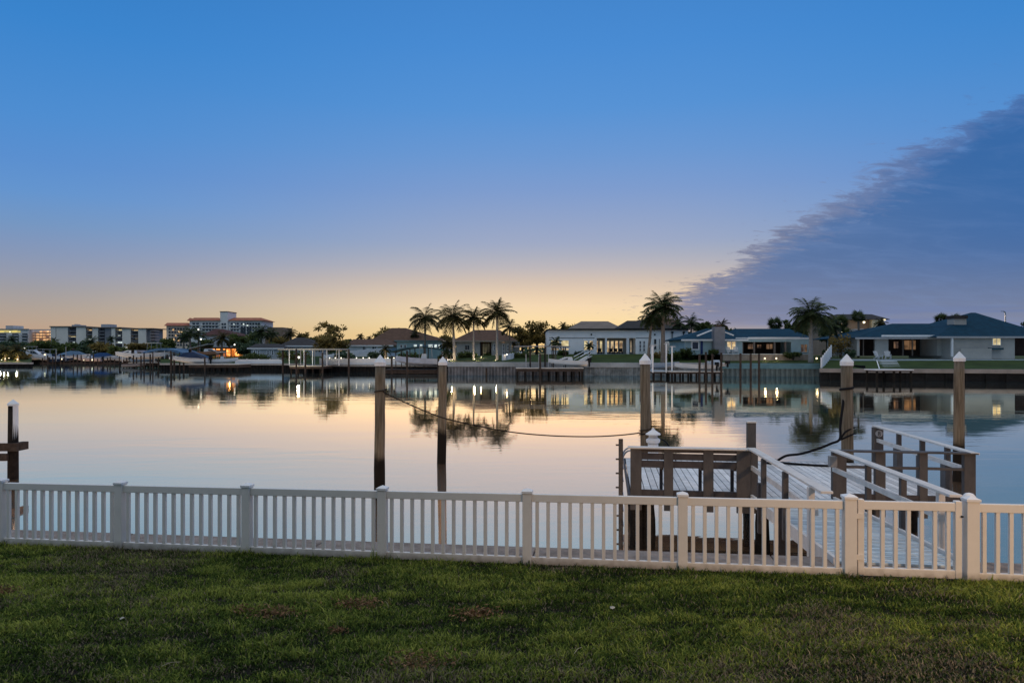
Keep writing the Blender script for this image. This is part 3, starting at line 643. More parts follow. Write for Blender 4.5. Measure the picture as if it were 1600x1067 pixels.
dbox(b, -.04, 0, -.04, TW + .04, .34, DZ - .005); dbox(b, SW_, SW_ + .04, -.04, TW + .04, .34, DZ - .005)
b.build('fascia', M_composite_dk, dock)
b = MB()
for t in (.9, 1.8, 2.7, 3.6): dbox(b, .02, SW_ - .02, t, t + .06, .38, DZ - .045)
b.build('joists', M_black, dock); b = MB(); dbox(b, .02, SW_ - .02, .02, TW - .02, DZ - .043, DZ - .033); b.build('soffit', M_black, dock)  # black underside: the shade beneath the deck is put into the colour
def s_of(px, t=0.0):
    q = (px - CX) / F; o = DO + DV * t
    return (q * o.y - o.x) / (DU.x - q * DU.y)
def dpost(px0, px1, t, z1, m=None, z0=None, th=.10, name='post'):
    b = MB(); dbox(b, s_of(px0, t), s_of(px1, t), t, t + th, DZ if z0 is None else z0, z1); return b.build(name, m or M_composite, dock, bevel=.006)
# left front slatted rail
for a0, a1 in ((985, 1002.5), (1037.5, 1052), (1099, 1115), (1151, 1173)): dpost(a0, a1, -.075, RZ - .03, z0=.2, th=.035)
dpost(1173.2, 1184.5, -.06, RZ - .06, z0=.2, th=.30)
dpost(1168, 1181.5, .35, 1.90, M_composite, th=.14, name='tall_post'); b = MB(); s0 = s_of(1174.7, .35); dbox(b, s0 - .095, s0 + .095, .33, .51, 1.90, 1.925); b.build('post_cap', M_rail, dock)
for z0, z1 in ((1.335, 1.395), (1.19, 1.315), (1.035, 1.17)):
    b = MB(); dbox(b, s_of(987), s_of(1171), -.038, -.006, z0, z1); b.build('slat', M_composite_dk, dock, bevel=.004)
b = MB(); dbox(b, s_of(987), s_of(1171), -.038, -.006, .40, .60); b.build('kick_board', M_composite_dk, dock, bevel=.004)
b = MB(); dbox(b, s_of(981), s_of(1176), -.13, .06, RZ - .03, RZ); b.build('rail_cap', M_rail, dock, bevel=.006)
for px in (1033, 1094, 1144):
    b = MB(); s0 = s_of(px, .3); dbox(b, s0 - .03, s0 + .03, .28, .34, DZ, 1.0); b.bar(dk(s0, .0, 1.02), dk(s0, .36, 1.0), .05, .05); b.build('bracket', M_composite_dk, dock)
# right front rail
for a0, a1 in ((1301, 1323), (1368, 1384), (1437, 1450), (1507, 1525)): dpost(a0, a1, -.02, RZ - .03, z0=.2, th=.11)
b = MB(); dbox(b, s_of(1304), s_of(1527), -.06, .12, RZ - .03, RZ); b.build('rail_cap', M_composite, dock, bevel=.005)
b = MB(); dbox(b, s_of(1322), s_of(1508), .0, .05, 1.10, 1.15); b.build('mid_rail', M_composite, dock, bevel=.005)
b = MB(); dbox(b, s_of(1322), s_of(1508), .0, .04, DZ + .004, .62); b.build('kick_board', M_composite_dk, dock, bevel=.005)
# right side rail
b = MB(); b.bar(dk(SW_ - .04, -.06, RZ - .012), dk(SW_ - .04, TW + .1, RZ - .012), .15, .035); b.build('rail_cap', M_rail, dock, bevel=.005)
b = MB(); b.bar(dk(SW_ - .08, .02, 1.10), dk(SW_ - .08, TW, 1.10), .05, .09); b.build('mid_rail', M_rail, dock, bevel=.005)
for t in (1.0, 2.1, 3.3):
    b = MB(); dbox(b, SW_ - .06, SW_ + .03, t, t + .09, 1.05, RZ - .03); dbox(b, SW_ - .10, SW_ + .03, t - .06, t + .16, .2, 1.05); b.build('post', M_composite, dock, bevel=.005)
b = MB(); dbox(b, SW_ - .16, SW_ + .06, TW - .16, TW + .02, .2, RZ - .03); b.build('post', M_composite, dock, bevel=.005)
# round plaque with the numeral on the far corner post
c0 = dk(SW_ - .05, TW - .168, RZ - .17); b = MB(); b.tube([c0, c0 - DV * .018], .085, 20); plq = b.build('number_plaque', mat('plaque_grey', (.42, .42, .42), .5, .1, 20), dock, bevel=.004)
def ring(b, c, rx, rz, th, n=18):
    pts = [c + DU * (rx * cos(2 * pi * i / n)) + Vector((0, 0, rz * sin(2 * pi * i / n))) for i in range(n + 1)]; b.tube(pts, th, 5, 0, False)
b = MB(); ring(b, c0 - DV * .021 + Vector((0, 0, .026)), .021, .023, .007); ring(b, c0 - DV * .021 - Vector((0, 0, .026)), .026, .027, .007); b.build('numeral', M_black, plq)
# dock piles
M_pile = mat('barnacled_pile', (.020, .017, .015), .95, .6, 12, 1.0, 40)
def dock_pile(s, t, r=.12, top=.45, rough_=True):
    q = dk(s, t); b = MB(); rr = random.Random(int(s * 100 + t * 10)); pts = []; rad = []
    for i in range(12):
        z = -2.2 + (top + 2.2) * i / 11; pts.append((q.x + (rr.random() - .5) * .02, q.y + (rr.random() - .5) * .02, z)); rad.append(r * (1 + (.22 * rr.random() if z < .05 else 0)))
    b.tube(pts, rad, 12); b.build('piling', M_pile, dock, True)
for s, t in ((.12, .1), (.36, .15), (2.52, .1), (3.8, .2), (6.15, .1), (.2, 4.4), (3.1, 4.4), (6.1, 4.4), (.15, 2.2), (6.1, 2.3)): dock_pile(s, t)
# gangway
GW0, GW1, GL = s_of(1173.5), s_of(1302), 4.95
gang = thing('gangway', 'sloping gangway with pale ridged planks and two handrails down to the dock', 'gangway', dk((GW0 + GW1) / 2, -2.5, .6))
def gzz(a): return .515 + .25 * a / GL            # deck height, a metres towards the shore
def rzz(a): return 1.44 + .09 * a / 4.6
b = MB(); n = 46
for i in range(n):
    a0 = GL * i / n; a1 = a0 + GL / n - .020
    b.hexa([dk(GW0 + .03, -a1, gzz(a1) - .03), dk(GW1 - .03, -a1, gzz(a1) - .03), dk(GW1 - .03, -a0, gzz(a0) - .03), dk(GW0 + .03, -a0, gzz(a0) - .03), dk(GW0 + .03, -a1, gzz(a1)), dk(GW1 - .03, -a1, gzz(a1)), dk(GW1 - .03, -a0, gzz(a0)), dk(GW0 + .03, -a0, gzz(a0))])
b.build('planks', M_gang, gang, bevel=.003)
for s in (GW0, GW1):
    b = MB(); b.bar(dk(s, -.06, gzz(0) - .05), dk(s, -GL, gzz(GL) - .05), .05, .20); b.build('stringer', M_rail, gang, bevel=.005)
    b = MB(); b.bar(dk(s, .0, rzz(0)), dk(s, -4.62, rzz(4.62)), .15, .035); b.build('handrail', M_rail, gang, bevel=.006)
    b = MB(); b.bar(dk(s, .0, rzz(0) - .36), dk(s, -4.2, rzz(4.2) - .34), .04, .09); b.build('mid_rail', M_rail, gang, bevel=.005)
for s, L_ in ((GW0, (1.33, 2.79, 4.12)), (GW1, (1.6, 2.95, 4.1))):
    for i, a in enumerate(L_):
        b = MB(); sg = -1 if s == GW0 else 1; o = s + sg * .055
        dbox(b, o - .04, o + .04, -a - .045, -a + .045, gzz(a) - .22, rzz(a) - .02); b.build('post', M_composite if i < 2 else M_rail, gang, bevel=.005)
    if s == GW0:
        for a in (1.15, 2.6):
            b = MB(); dbox(b, s - .11, s - .0, -a - .02, -a + .10, .1, .98); b.build('outer_post', M_composite_dk, gang, bevel=.005)
b = MB(); dbox(b, GW1 - .15, GW1 - .02, -.30, -.16, 1.16, 1.36); b.build('junction_box', mat('grey_box', (.28, .27, .26), .5, .1, 10), gang, bevel=.01)
# utility pedestal at the shore end of the gangway
ped = dk(GW1 + .28, -4.35); pz = .72
pd_ = thing('utility_pedestal', 'dark utility pedestal with a domed white cap behind the gate', 'utility pedestal', (ped.x, ped.y, pz))
b = MB(); b.tube([(ped.x, ped.y, -1.2), (ped.x, ped.y, 1.40)], .062, 14); b.build('column', mat('pedestal_grey', (.16, .18, .18), .5, .15, 8), pd_, True)
b = MB(); b.tube([(ped.x, ped.y, 1.40), (ped.x, ped.y, 1.43), (ped.x, ped.y, 1.48), (ped.x, ped.y, 1.515), (ped.x, ped.y, 1.525)], [.085, .087, .075, .045, .01], 16); b.build('domed_cap', M_cap, pd_, True)
# dock lantern
lp = dk(s_of(1020.5, 3.6), 3.6); lr = thing('dock_lantern', 'white octagonal lantern pedestal at the back corner of the dock', 'lantern', (lp.x, lp.y, DZ))
def lz(pairs, n=8): 
    b = MB(); b.tube([(lp.x, lp.y, z) for z, r in pairs], [r for z, r in pairs], n); return b
lz([(DZ, .13), (1.02, .13)]).build('pedestal', M_cap, lr)
lz([(1.02, .10), (1.06, .17), (1.13, .18), (1.17, .12)]).build('collar', M_cap, lr)
lz([(1.17, .11), (1.25, .11)]).build('lens', mat('frosted_lens', (.55, .56, .56), .3, .1, 8), lr)
lz([(1.25, .19), (1.275, .185), (1.35, .07), (1.37, .04), (1.40, .035), (1.42, .005)]).build('cap', M_cap, lr)
# ladder
ls = thing('dock_ladder', 'metal dock ladder with curved grab rails at the left end of the dock', 'ladder', dk(-.12, .3, 0))
b = MB(); s = s_of(970, .0); b.tube([dk(s, .0, -1.4), dk(s, .0, 1.58)], .045, 10)
for i in range(8): z = -.5 + i * .28; b.bar(dk(s - .10, .0, z), dk(s - .03, .0, z), .03, .03)
b.build('guide_post', mat('stained_post', (.10, .085, .075), .8, .35, 10, .5, 50), ls)
for dt in (.25, .62):
    b = MB(); pts = [dk(-.16, dt, -1.2), dk(-.16, dt, 1.05)] + [dk(-.16 + .16 * (1 - cos(a)), dt, 1.05 + .27 * sin(a)) for a in [i * pi / 12 for i in range(1, 7)]] + [dk(.14, dt, 1.30)]
    b.tube(pts, .018, 8); b.build('grab_rail', M_alu, ls, True)
for z in (-.8, -.5, -.2, .1, .4, .7, .95):
    b = MB(); b.bar(dk(-.16, .25, z), dk(-.16, .62, z), .07, .03); b.build('rung', M_alu, ls)

# ---------------------------------------------------------------- tall pilings with white cone caps
def pile_mat():
    m = bpy.data.materials.new('piling_wood'); N, L = nt(m); p = N['Principled BSDF']; g = N.new('ShaderNodeNewGeometry')
    mp = N.new('ShaderNodeMapping'); mp.inputs['Scale'].default_value = (14, 14, .9); L.new(g.outputs['Position'], mp.inputs[0])
    n = N.new('ShaderNodeTexNoise'); n.inputs['Scale'].default_value = 1.4; n.inputs['Detail'].default_value = 7; n.inputs['Roughness'].default_value = .65; L.new(mp.outputs[0], n.inputs[0])
    r = N.new('ShaderNodeValToRGB'); e = r.color_ramp.elements; e[0].position = .3; e[0].color = (.085, .066, .045, 1); e[1].position = .72; e[1].color = (.27, .225, .165, 1); L.new(n.outputs[0], r.inputs[0])
    sp = N.new('ShaderNodeSeparateXYZ'); L.new(g.outputs['Position'], sp.inputs[0])
    n2 = N.new('ShaderNodeTexNoise'); n2.inputs['Scale'].default_value = 3; n2.inputs['Detail'].default_value = 5; L.new(g.outputs['Position'], n2.inputs[0])
    ad = N.new('ShaderNodeMath'); ad.operation = 'MULTIPLY_ADD'; L.new(n2.outputs[0], ad.inputs[0]); ad.inputs[1].default_value = .45; L.new(sp.outputs[2], ad.inputs[2])
    mr = N.new('ShaderNodeMapRange'); mr.interpolation_type = 'SMOOTHSTEP'; L.new(ad.outputs[0], mr.inputs[0]); mr.inputs[1].default_value = .62; mr.inputs[2].default_value = .92
    mx = N.new('ShaderNodeMix'); mx.data_type = 'RGBA'; L.new(mr.outputs[0], mx.inputs[0]); mx.inputs[6].default_value = (.016, .013, .011, 1); L.new(r.outputs[0], mx.inputs[7])
    L.new(mx.outputs[2], p.inputs['Base Color']); p.inputs['Roughness'].default_value = .9; p.inputs['Specular IOR Level'].default_value = .1
    bp = N.new('ShaderNodeBump'); bp.inputs['Strength'].default_value = .6; bp.inputs['Distance'].default_value = .02; L.new(n.outputs[0], bp.inputs['Height']); L.new(bp.outputs[0], p.inputs['Normal'])
    return m
M_piling = pile_mat()
PG = 'tall wooden mooring pilings with white cone caps'
def piling(px, D, ycap, label, r=.135, m=None):
    x = X(px, D); zt = Z(ycap, D); root = thing('mooring_piling', label, 'piling', (x, D, 0), PG); b = MB(); rr = random.Random(int(px)); pts = []; rad = []
    for i in range(15):
        z = -2.6 + (zt - .22 + 2.6) * i / 14; pts.append((x + ((px * 7) % 5 - 2) * .006 * (z - zt) + (rr.random() - .5) * .014, D, z)); rad.append(r * (1.08 - .11 * i / 14) * (1 + .035 * rr.random()) * (1.06 if z < .45 else 1))
    b.tube(pts, rad, 18); b.build('post', m or M_piling, root, True)
    c = MB(); c.tube([(x, D, zt - .30), (x, D, zt - .21), (x, D, zt - .205), (x, D, zt)], [r * 1.13, r * 1.15, r * 1.2, .006], 18); c.build('cone_cap', M_cap, root)
piling(594, 18.1, 554, 'thickest left piling, tied to the sagging rope at its upper part')
piling(692, 23.9, 557, 'thin free-standing piling right of the roped left piling', .143)
piling(1008, 18.7, 552, 'piling behind the left back corner of the dock beside the lantern', .138)
piling(1323, 17.6, 553, 'piling behind the dock wrapped with black mooring rope', .142)
piling(1499, 20.6, 549, 'rightmost piling, beyond the right corner of the dock', .142)
# left edge: boat lift piling with white sleeve and cross beams
x, D = X(20.5, 21), 21.0; zt = Z(624, D)
lf = thing('boat_lift_piling', 'dark piling with cap, pale sleeve and cross beams at the left edge', 'piling', (x, D, 0))
b = MB(); b.tube([(x, D, -2.6), (x, D, -.8), (x, D, .2), (x, D, zt - .16)], [.155, .15, .145, .13], 16); b.build('post', mat('tarred_post', (.028, .02, .016), .9, .5, 6, .5, 30), lf, True)
b = MB(); b.tube([(x, D, zt - .19), (x, D, zt - .13), (x, D, zt)], [.152, .155, .01], 16); b.build('cap', M_cap, lf)
b = MB()
for i in range(6):
    a0, a1 = -1.0 + i * .36, -1.0 + (i + 1) * .36
    q = lambda a, z, r_: (x + r_ * cos(a), D + r_ * sin(a), z)
    b.quad(q(a0, .12, .139), q(a1, .12, .139), q(a1, zt - .19, .137), q(a0, zt - .19, .137))
b.build('sleeve', M_cap, lf)
for z0, z1, x0, x1 in ((Z(703, D), Z(691, D), -3.0, .30), (Z(718, D), Z(707, D), -3.0, -.02)):
    b = MB(); b.box(x + x0, x + x1, D - .26, D - .16, z0, z1); b.build('beam', mat('old_beam', (.07, .05, .04), .9, .4, 6, .4, 30), lf)
b = MB(); b.box(x + .10, x + .30, D - .14, D + .25, Z(703, D), Z(691, D)); b.build('beam', MATS['old_beam'], lf)

# ---------------------------------------------------------------- ropes
def rope(name, pts, r, label, m):
    out = []; n = len(pts)
    for i in range(n - 1):      # catmull-rom through the control points
        p0, p1, p2, p3 = pts[max(i - 1, 0)], pts[i], pts[i + 1], pts[min(i + 2, n - 1)]
        for k in range(8):
            t = k / 8; out.append(.5 * ((2 * p1) + (p2 - p0) * t + (2 * p0 - 5 * p1 + 4 * p2 - p3) * t * t + (3 * p1 - p0 - 3 * p2 + p3) * t ** 3))
    out.append(pts[-1]); b = MB(); b.tube(out, r, 7); o = b.build(name, m, None, True); tag(o, label, 'rope'); return o
def loop_pts(px, D, z, r, n=10): return [Vector((X(px, D) + r * cos(2 * pi * i / n), D + r * sin(2 * pi * i / n), z + .012 * i)) for i in range(n + 3)]
rp = rope('mooring_rope', loop_pts(594, 18.1, Z(613, 18.1) - .05, .15) + [P(602, 614, 17.98), P(645, 634, 18.1), P(690, 652, 18.2), P(740, 664, 18.3), P(800, 675, 18.4), P(860, 680.5, 18.45), P(920, 682, 18.5), P(965, 680, 18.55), P(1000, 676, 18.56)] + loop_pts(1008, 18.7, Z(676, 18.7), .15)[3:], .017, 'thin sagging rope strung between two pilings over open water', M_rope2)
D2 = 17.6
pk = dk(s_of(1211, 4.1), 4.1, DZ + .05)
rope('mooring_rope', loop_pts(1323, D2, Z(612, D2), .152) + [P(1316, 640, 17.45), P(1313, 665, 17.42), P(1312, 686, 17.4), P(1298, 693, 17.3), P(1275, 702, 17.2), P(1250, 709, 17.1), P(1228, 712, 17.0), pk], .032, 'heavy black mooring rope hanging from the piling to the dock edge', M_rope)
rope('mooring_rope', [P(1313, 687, 17.4), P(1320, 676, 17.42), P(1331, 669, 17.5)] + [P(1335, 668, 17.62)], .024, 'upper short black rope turn around the wrapped piling', M_rope)
rope('mooring_rope', [P(1313, 687, 17.4), P(1322, 683, 17.42), P(1333, 678, 17.5)] + [P(1336, 677.5, 17.62)], .024, 'lower short black rope turn around the wrapped piling', M_rope)
rope('mooring_rope', [pk, dk(s_of(1250, 4.0), 4.0, DZ + .03), dk(s_of(1280, 3.9), 3.9, DZ + .025), dk(s_of(1318, 3.9), 3.9, DZ + .025)], .030, 'black rope lying flat along the back of the deck', M_rope)
b = MB()
for i in range(5): b.ball((pk.x + (rng.random() - .5) * .16, pk.y, pk.z + .02 + rng.random() * .05), .05, 0, 7, 4)
b.bar(pk + DU * -.2 + Vector((0, 0, -.02)), pk + DU * .2 + Vector((0, 0, -.02)), .05, .05)
tag(b.build('dock_cleat', M_rope), 'black cleat wound with rope at the back edge of the deck', 'cleat')
rope('mooring_rope', loop_pts(1008, 18.7, Z(682, 18.7), .152) + [P(1020, 684, 18.4), P(1040, 690, 18.0), dk(s_of(1056, 4.2), 4.2, DZ + .03)], .018, 'black rope from the lantern-side piling down onto the deck', M_rope)

# ================================================================ FAR SHORE
FAR_SCALE, FAR_DROP = 1.18, WATER_Z  # from here on, vertices and locations are enlarged about the camera position
COLS = [(-900, 190, 1.0, 230, 2.4), (-60, 160, 1.0, 185, 2.0), (0, 153, .9, 172, 1.75), (49, 152.5, .9, 172, 1.75), (50, 200, 1.0, 222, 2.0), (250, 196, 1.0, 220, 2.0),
        (251, 130, 1.15, 152, 2.3), (478, 126, 1.15, 148, 2.3), (479, 114.5, 1.2, 136, 2.4), (699, 112, 1.2, 134, 2.4), (700, 98.3, 1.83, 117, 2.6), (915, 96, 1.80, 111.5, 2.98),
        (1125, 94, 1.75, 110, 2.98), (1281, 92, 1.72, 104, 2.7), (1282, 80.5, 1.32, 91, 2.2), (1600, 77.5, 1.30, 90, 2.2), (2500, 66, 1.3, 86, 2.4)]
b = MB()
for px, D0, z0, D1, z1 in COLS:
    for D, z in ((D0, z0), ((D0 + D1) / 2, (z0 * .55 + z1 * .45)), (D1, z1), (D1 + 60, z1), (1400, 3.0), (3500, 3.2)): b.v.append((X(px, D), D, z))
for i in range(len(COLS) - 1):
    for j in range(5): b.f.append((i * 6 + j, (i + 1) * 6 + j, (i + 1) * 6 + j + 1, i * 6 + j + 1)); b.m.append(0)
tag(b.build('far_ground', M_terrain, smooth=False), kind='structure')

def seawall_run(px0, D0, px1, D1, ztop, label, mw, mc, rib=.46, capdrop=.55, loc=None, ribw=.2):
    p0, p1 = Vector((X(px0, D0), D0, 0)), Vector((X(px1, D1), D1, 0)); L = (p1 - p0).length; u = (p1 - p0) / L; nrm = Vector((u.y, -u.x, 0))
    if nrm.y > 0: nrm = -nrm
    root = thing('seawall', label, 'seawall', (p0 + p1) / 2, 'seawalls along the far shore')
    bx = lambda b, a0, a1, o0, o1, z0, z1: b.hexa([p0 + u * a0 + nrm * o1 + Vector((0, 0, z0)), p0 + u * a1 + nrm * o1 + Vector((0, 0, z0)), p0 + u * a1 + nrm * o0 + Vector((0, 0, z0)), p0 + u * a0 + nrm * o0 + Vector((0, 0, z0)),
                                                   p0 + u * a0 + nrm * o1 + Vector((0, 0, z1)), p0 + u * a1 + nrm * o1 + Vector((0, 0, z1)), p0 + u * a1 + nrm * o0 + Vector((0, 0, z1)), p0 + u * a0 + nrm * o0 + Vector((0, 0, z1))])
    b = MB(); bx(b, 0, L, -.6, .30, ztop - capdrop, ztop + .03); b.build('cap', mc, root)
    b = MB(); bx(b, 0, L, -.4, .05, -1.2, ztop - capdrop - .003)
    n = int(L / rib)
    for i in range(n): a = (i + .5) * L / n; bx(b, a - ribw / 2, a + ribw / 2, .05, .22, -1.1, ztop - capdrop - .004)
    b.build('sheet_panels', mw, root)
M_sw1 = mat('sheet_pile_dark', (.16, .17, .19), .7, .5, .7, col2=(.26, .26, .28)); M_swcap = mat('seawall_cap_grey', (.32, .36, .39), .85, .25, .4)
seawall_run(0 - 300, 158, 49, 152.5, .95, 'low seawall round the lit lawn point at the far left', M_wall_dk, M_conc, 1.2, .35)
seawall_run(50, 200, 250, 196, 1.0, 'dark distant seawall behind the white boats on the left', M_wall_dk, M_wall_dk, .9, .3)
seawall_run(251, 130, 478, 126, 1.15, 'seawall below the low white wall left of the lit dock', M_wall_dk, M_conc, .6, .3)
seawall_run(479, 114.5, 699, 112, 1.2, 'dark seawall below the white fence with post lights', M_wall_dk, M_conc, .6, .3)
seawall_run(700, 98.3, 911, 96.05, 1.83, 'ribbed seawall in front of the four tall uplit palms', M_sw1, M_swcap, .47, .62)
seawall_run(912, 96, 1124, 94, 1.79, 'ribbed seawall in front of the long white flat-roofed house', mat('sheet_pile_blue', (.15, .18, .20), .7, .45, .7, col2=(.30, .35, .38)), M_swcap, .62, .62)
seawall_run(1125, 93.9, 1281, 92, 1.74, 'teal ribbed seawall in front of the house with the chimney', M_wall_teal, mat('teal_cap', (.11, .22, .27), .8, .25, .5), .62, .72, ribw=.3)
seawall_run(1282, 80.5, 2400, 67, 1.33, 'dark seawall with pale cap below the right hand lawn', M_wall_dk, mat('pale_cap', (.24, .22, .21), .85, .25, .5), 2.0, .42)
b = MB(); x0 = X(1281.4, 92); b.box(x0, x0 + .25, 80.7, 92.4, -1, 1.70); tag(b.build('return_wall', M_wall_dk), 'short dark return wall where the teal seawall steps forward', 'seawall')

def far_lawn(b_, pts, z): pass

# ---------------------------------------------------------------- building helpers (sizes read at depth D)
def wb(b, px0, px1, py0, py1, D, dep, off=0.0, m=0): b.box(X(px0, D), X(px1, D), D + off, D + off + dep, Z(py1, D), Z(py0, D), m)
def part(name, m, root, *boxes):
    if name.endswith('rows'):
        b = MB()
        for q in boxes: wb(b, *q)
        return b.build(name, m, root)
    for q in boxes: b = MB(); wb(b, *q); o = b.build(name, m, root)
    return o
def window(root, px0, px1, py0, py1, D, pane, nx=2, ny=2, fm=None, fw=.09, off=0.0):
    x0, x1, z0, z1 = X(px0, D), X(px1, D), Z(py1, D), Z(py0, D); b = MB(); y0, y1 = D + off - .09, D + off - .002
    b.box(x0, x1, y0, y1, z0, z0 + fw); b.box(x0, x1, y0, y1, z1 - fw, z1); b.box(x0, x0 + fw, y0 + .003, y1, z0 + fw, z1 - fw); b.box(x1 - fw, x1, y0 + .003, y1, z0 + fw, z1 - fw)
    for i in range(1, nx): xx = x0 + (x1 - x0) * i / nx; b.box(xx - fw * .35, xx + fw * .35, y0 + .006, y1, z0 + fw, z1 - fw)
    for j in range(1, ny): zz = z0 + (z1 - z0) * j / ny; b.box(x0 + fw, x1 - fw, y0 + .010, y1, zz - fw * .35, zz + fw * .35)
    f = b.build('window', fm or M_white2, root); c = MB(); c.box(x0 + fw * .5, x1 - fw * .5, D + off - .05, D + off - .004, z0 + fw * .5, z1 - fw * .5); c.build('pane', pane, f); return f
def hip(b, x0, x1, y0, y1, ze, rx0, rx1, ry, zr, oh=.5, th=.18):
    x0 -= oh; x1 += oh; y0 -= oh; y1 += oh
    b.box(x0, x1, y0, y1, ze - th, ze)
    A, B_, C_, D_ = (x0, y0, ze + .003), (x1, y0, ze + .003), (x1, y1, ze + .003), (x0, y1, ze + .003); R0, R1 = (rx0, ry, zr), (rx1, ry, zr)
    b.quad(A, B_, R1, R0); b.quad(C_, D_, R0, R1); b.tri(B_, C_, R1); b.tri(D_, A, R0)
def hip_px(name, m, root, px0, px1, pye, r0, r1, pyr, D, dep, off=0.0, oh=.5, fascia=None):
    D_ = D + off; ry = D_ + dep / 2; b = MB(); hip(b, X(px0, D_), X(px1, D_), D_, D_ + dep, Z(pye, D_), X(r0, ry), X(r1, ry), ry, Z(pyr, ry), oh, .1)
    o = b.build(name, m, root)
    if fascia:
        b = MB(); b.box(X(px0, D_) - oh, X(px1, D_) + oh, D_ - oh - .04, D_ - oh - .003, Z(pye, D_) - .22, Z(pye, D_) + .02); b.build('fascia', fascia, o)
    return o
def bulb(px, py, D, r, label, m=None, watt=0, col=(1, .75, .45), name='lamp', post=True, pz=None, group='lit lamps along the far shore', off=(0, 0, 0)):
    """lit lamp: bulb, its small post and, when WATT is set, the light it throws"""
    x, z = X(px, D), Z(py, D); zb_ = z - .8 if pz is None else pz; root = thing(name, label, 'lamp', (x, D, zb_), group)
    b = MB(); b.ball((x, D, z), r, 0, 10, 6); b.build('bulb', m or M_lamp, root, True)
    if post: b = MB(); b.tube([(x, D, zb_), (x, D, z - r * .8)], max(.03, r * .25), 6); b.build('post', M_black, root)
    if watt:
        l = bpy.data.lights.new('lamp_light', 'POINT'); l.energy = watt; l.color = col; l.shadow_soft_size = r
        o = bpy.data.objects.new('lamp_light', l); COL.objects.link(o); light_at(o, (x + off[0], D - r - .15 + off[1], z + off[2]))

# ---------------------------------------------------------------- apartment blocks far left
D = 420.0
cb = thing('apartment_block', 'cut-off apartment block at the far left edge with lit orange right half', 'building', (X(30, D), D, 2), 'tall blocks behind the left shore')
part('wall', mat('bluish_render', (.78, .76, .72), .9, .15, .1), cb, (-40, 44.5, 514.5, 548, D, 16), (44.7, 79, 515.2, 548, D + 6, 14))
part('penthouse', M_grey, cb, (5, 17, 508.5, 514.3, D, 9, 2))
part('roof_edge', mat('pale_slab', (.42, .40, .38), .8, .1, .2), cb, (-41, 45, 513.7, 514.7, D, 1.2, -.8), (44.6, 80, 514.4, 515.4, D, 1.2, 1.2))
part('lit_top_floor', emis('lit_strip_yellow', (.9, .72, .2), .8, (.25, .25, .12), .25), cb, (-38, 32, 516.4, 519.5, D, .2, -.25))
for r_ in range(5):
    y = 521 + r_ * 4.6
    part('balcony', M_grey, cb, (-38, 10, y + 2.2, y + 3.6, D, 1.5, -1.5), (18, 30, y + 2.2, y + 3.6, D, 1.5, -1.5), (34, 44, y + 2.2, y + 3.6, D, 1.5, -1.5))
    part('window_row', M_glassdk, cb, (-37, 10, y, y + 2.2, D, .2, -.22), (19, 29, y, y + 2.2, D, .2, -.22), (35, 43, y, y + 2.2, D, .2, -.22))
for r_ in range(6):
    y = 516.3 + r_ * 4.3
    part('balcony', mat('glow_tinted_parapet', (.80, .42, .24), .9, .15, .2), cb, (46, 79, y + 2.6, y + 4.0, D, 1.6, 2.9))  # orange light on these balconies is put into the parapet colour
    b = MB()
    for i in range(6):
        if (i * 5 + r_ * 3) % 7 != 0: wb(b, 46.5 + i * 5.4, 46.5 + i * 5.4 + 3.6, y + .2, y + 2.6, D, .2, 5.7)
    b.build('lit_windows_row', emis('lit_flats_orange', (1, .58, .26), 1.15, (.35, .13, .05), .30), cb)
bulb(15.5, 518.5, 415, .35, 'bright lamp on the top floor of the far left apartment block', M_lamp, 0, post=False)
D = 410.0
cc = thing('apartment_block', 'long flat-roofed apartment block with pale vertical bands and dark balcony bays', 'building', (X(160, D), D, 2), 'tall blocks behind the left shore')
part('wall', mat('band_render', (.90, .82, .72), .9, .12, .1), cb if 0 else cc, *[(a, c, 510.3 + (a - 79) * .022, 550, D, 16) for a, c in ((79, 87), (88, 106), (119, 134.2), (144.3, 153), (174, 180), (191, 204), (216, 228))])
part('recessed_core', mat('grey_core', (.24, .24, .26), .9, .2, .1), cc, (87, 88, 511.5, 550, D, 14, .6), (106, 119, 511.5, 550, D, 12, 3), (134.2, 144.3, 512, 550, D, 12, 3), (153, 163, 512, 550, D, 12, 3), (163, 174, 512.5, 550, D, 15, .5), (180, 191, 513, 550, D, 12, 3), (204, 216, 513.3, 550, D, 12, 3), (228, 234, 513.6, 550, D, 14, 1.5))
part('roof_edge', mat('brown_eave', (.20, .17, .15), .8, .1, .2), cc, (78, 134, 509.6, 511, D, 17, -.6), (134, 190, 511.1, 512.4, D, 17, -.6), (190, 240, 512.6, 513.9, D, 17, -.6))
part('penthouse', M_grey, cc, (107, 117, 507.2, 509.5, D, 8, 3), (109.5, 112.5, 506, 507.2, D, 4, 4)); part('penthouse', M_grey, cc, (153, 166, 506.2, 511.0, D, 8, 3))
for a, c in ((106.3, 118.7), (134.4, 144.1), (153.3, 162.7), (180.2, 190.8), (204.2, 215.8)):
    b = MB()
    for r_ in range(7): y = 514.5 + r_ * 5.0; wb(b, a, c, y + 2.0, y + 3.6, D, .25, .3); wb(b, a, c, y + 3.6, y + 4.2, D, 2.7, .3)
    b.build('balcony_stack', mat('balcony_grey', (.17, .17, .18), .9, .2, .3), cc)
b = MB()
for r_ in range(7): y = 514.5 + r_ * 4.6; wb(b, 234, 240.5, y + 1.4, y + 2.9, D, 6, .3)
b.build('balcony_stack', mat('pinkish_balcony', (.42, .34, .32), .9, .15, .3), cc)
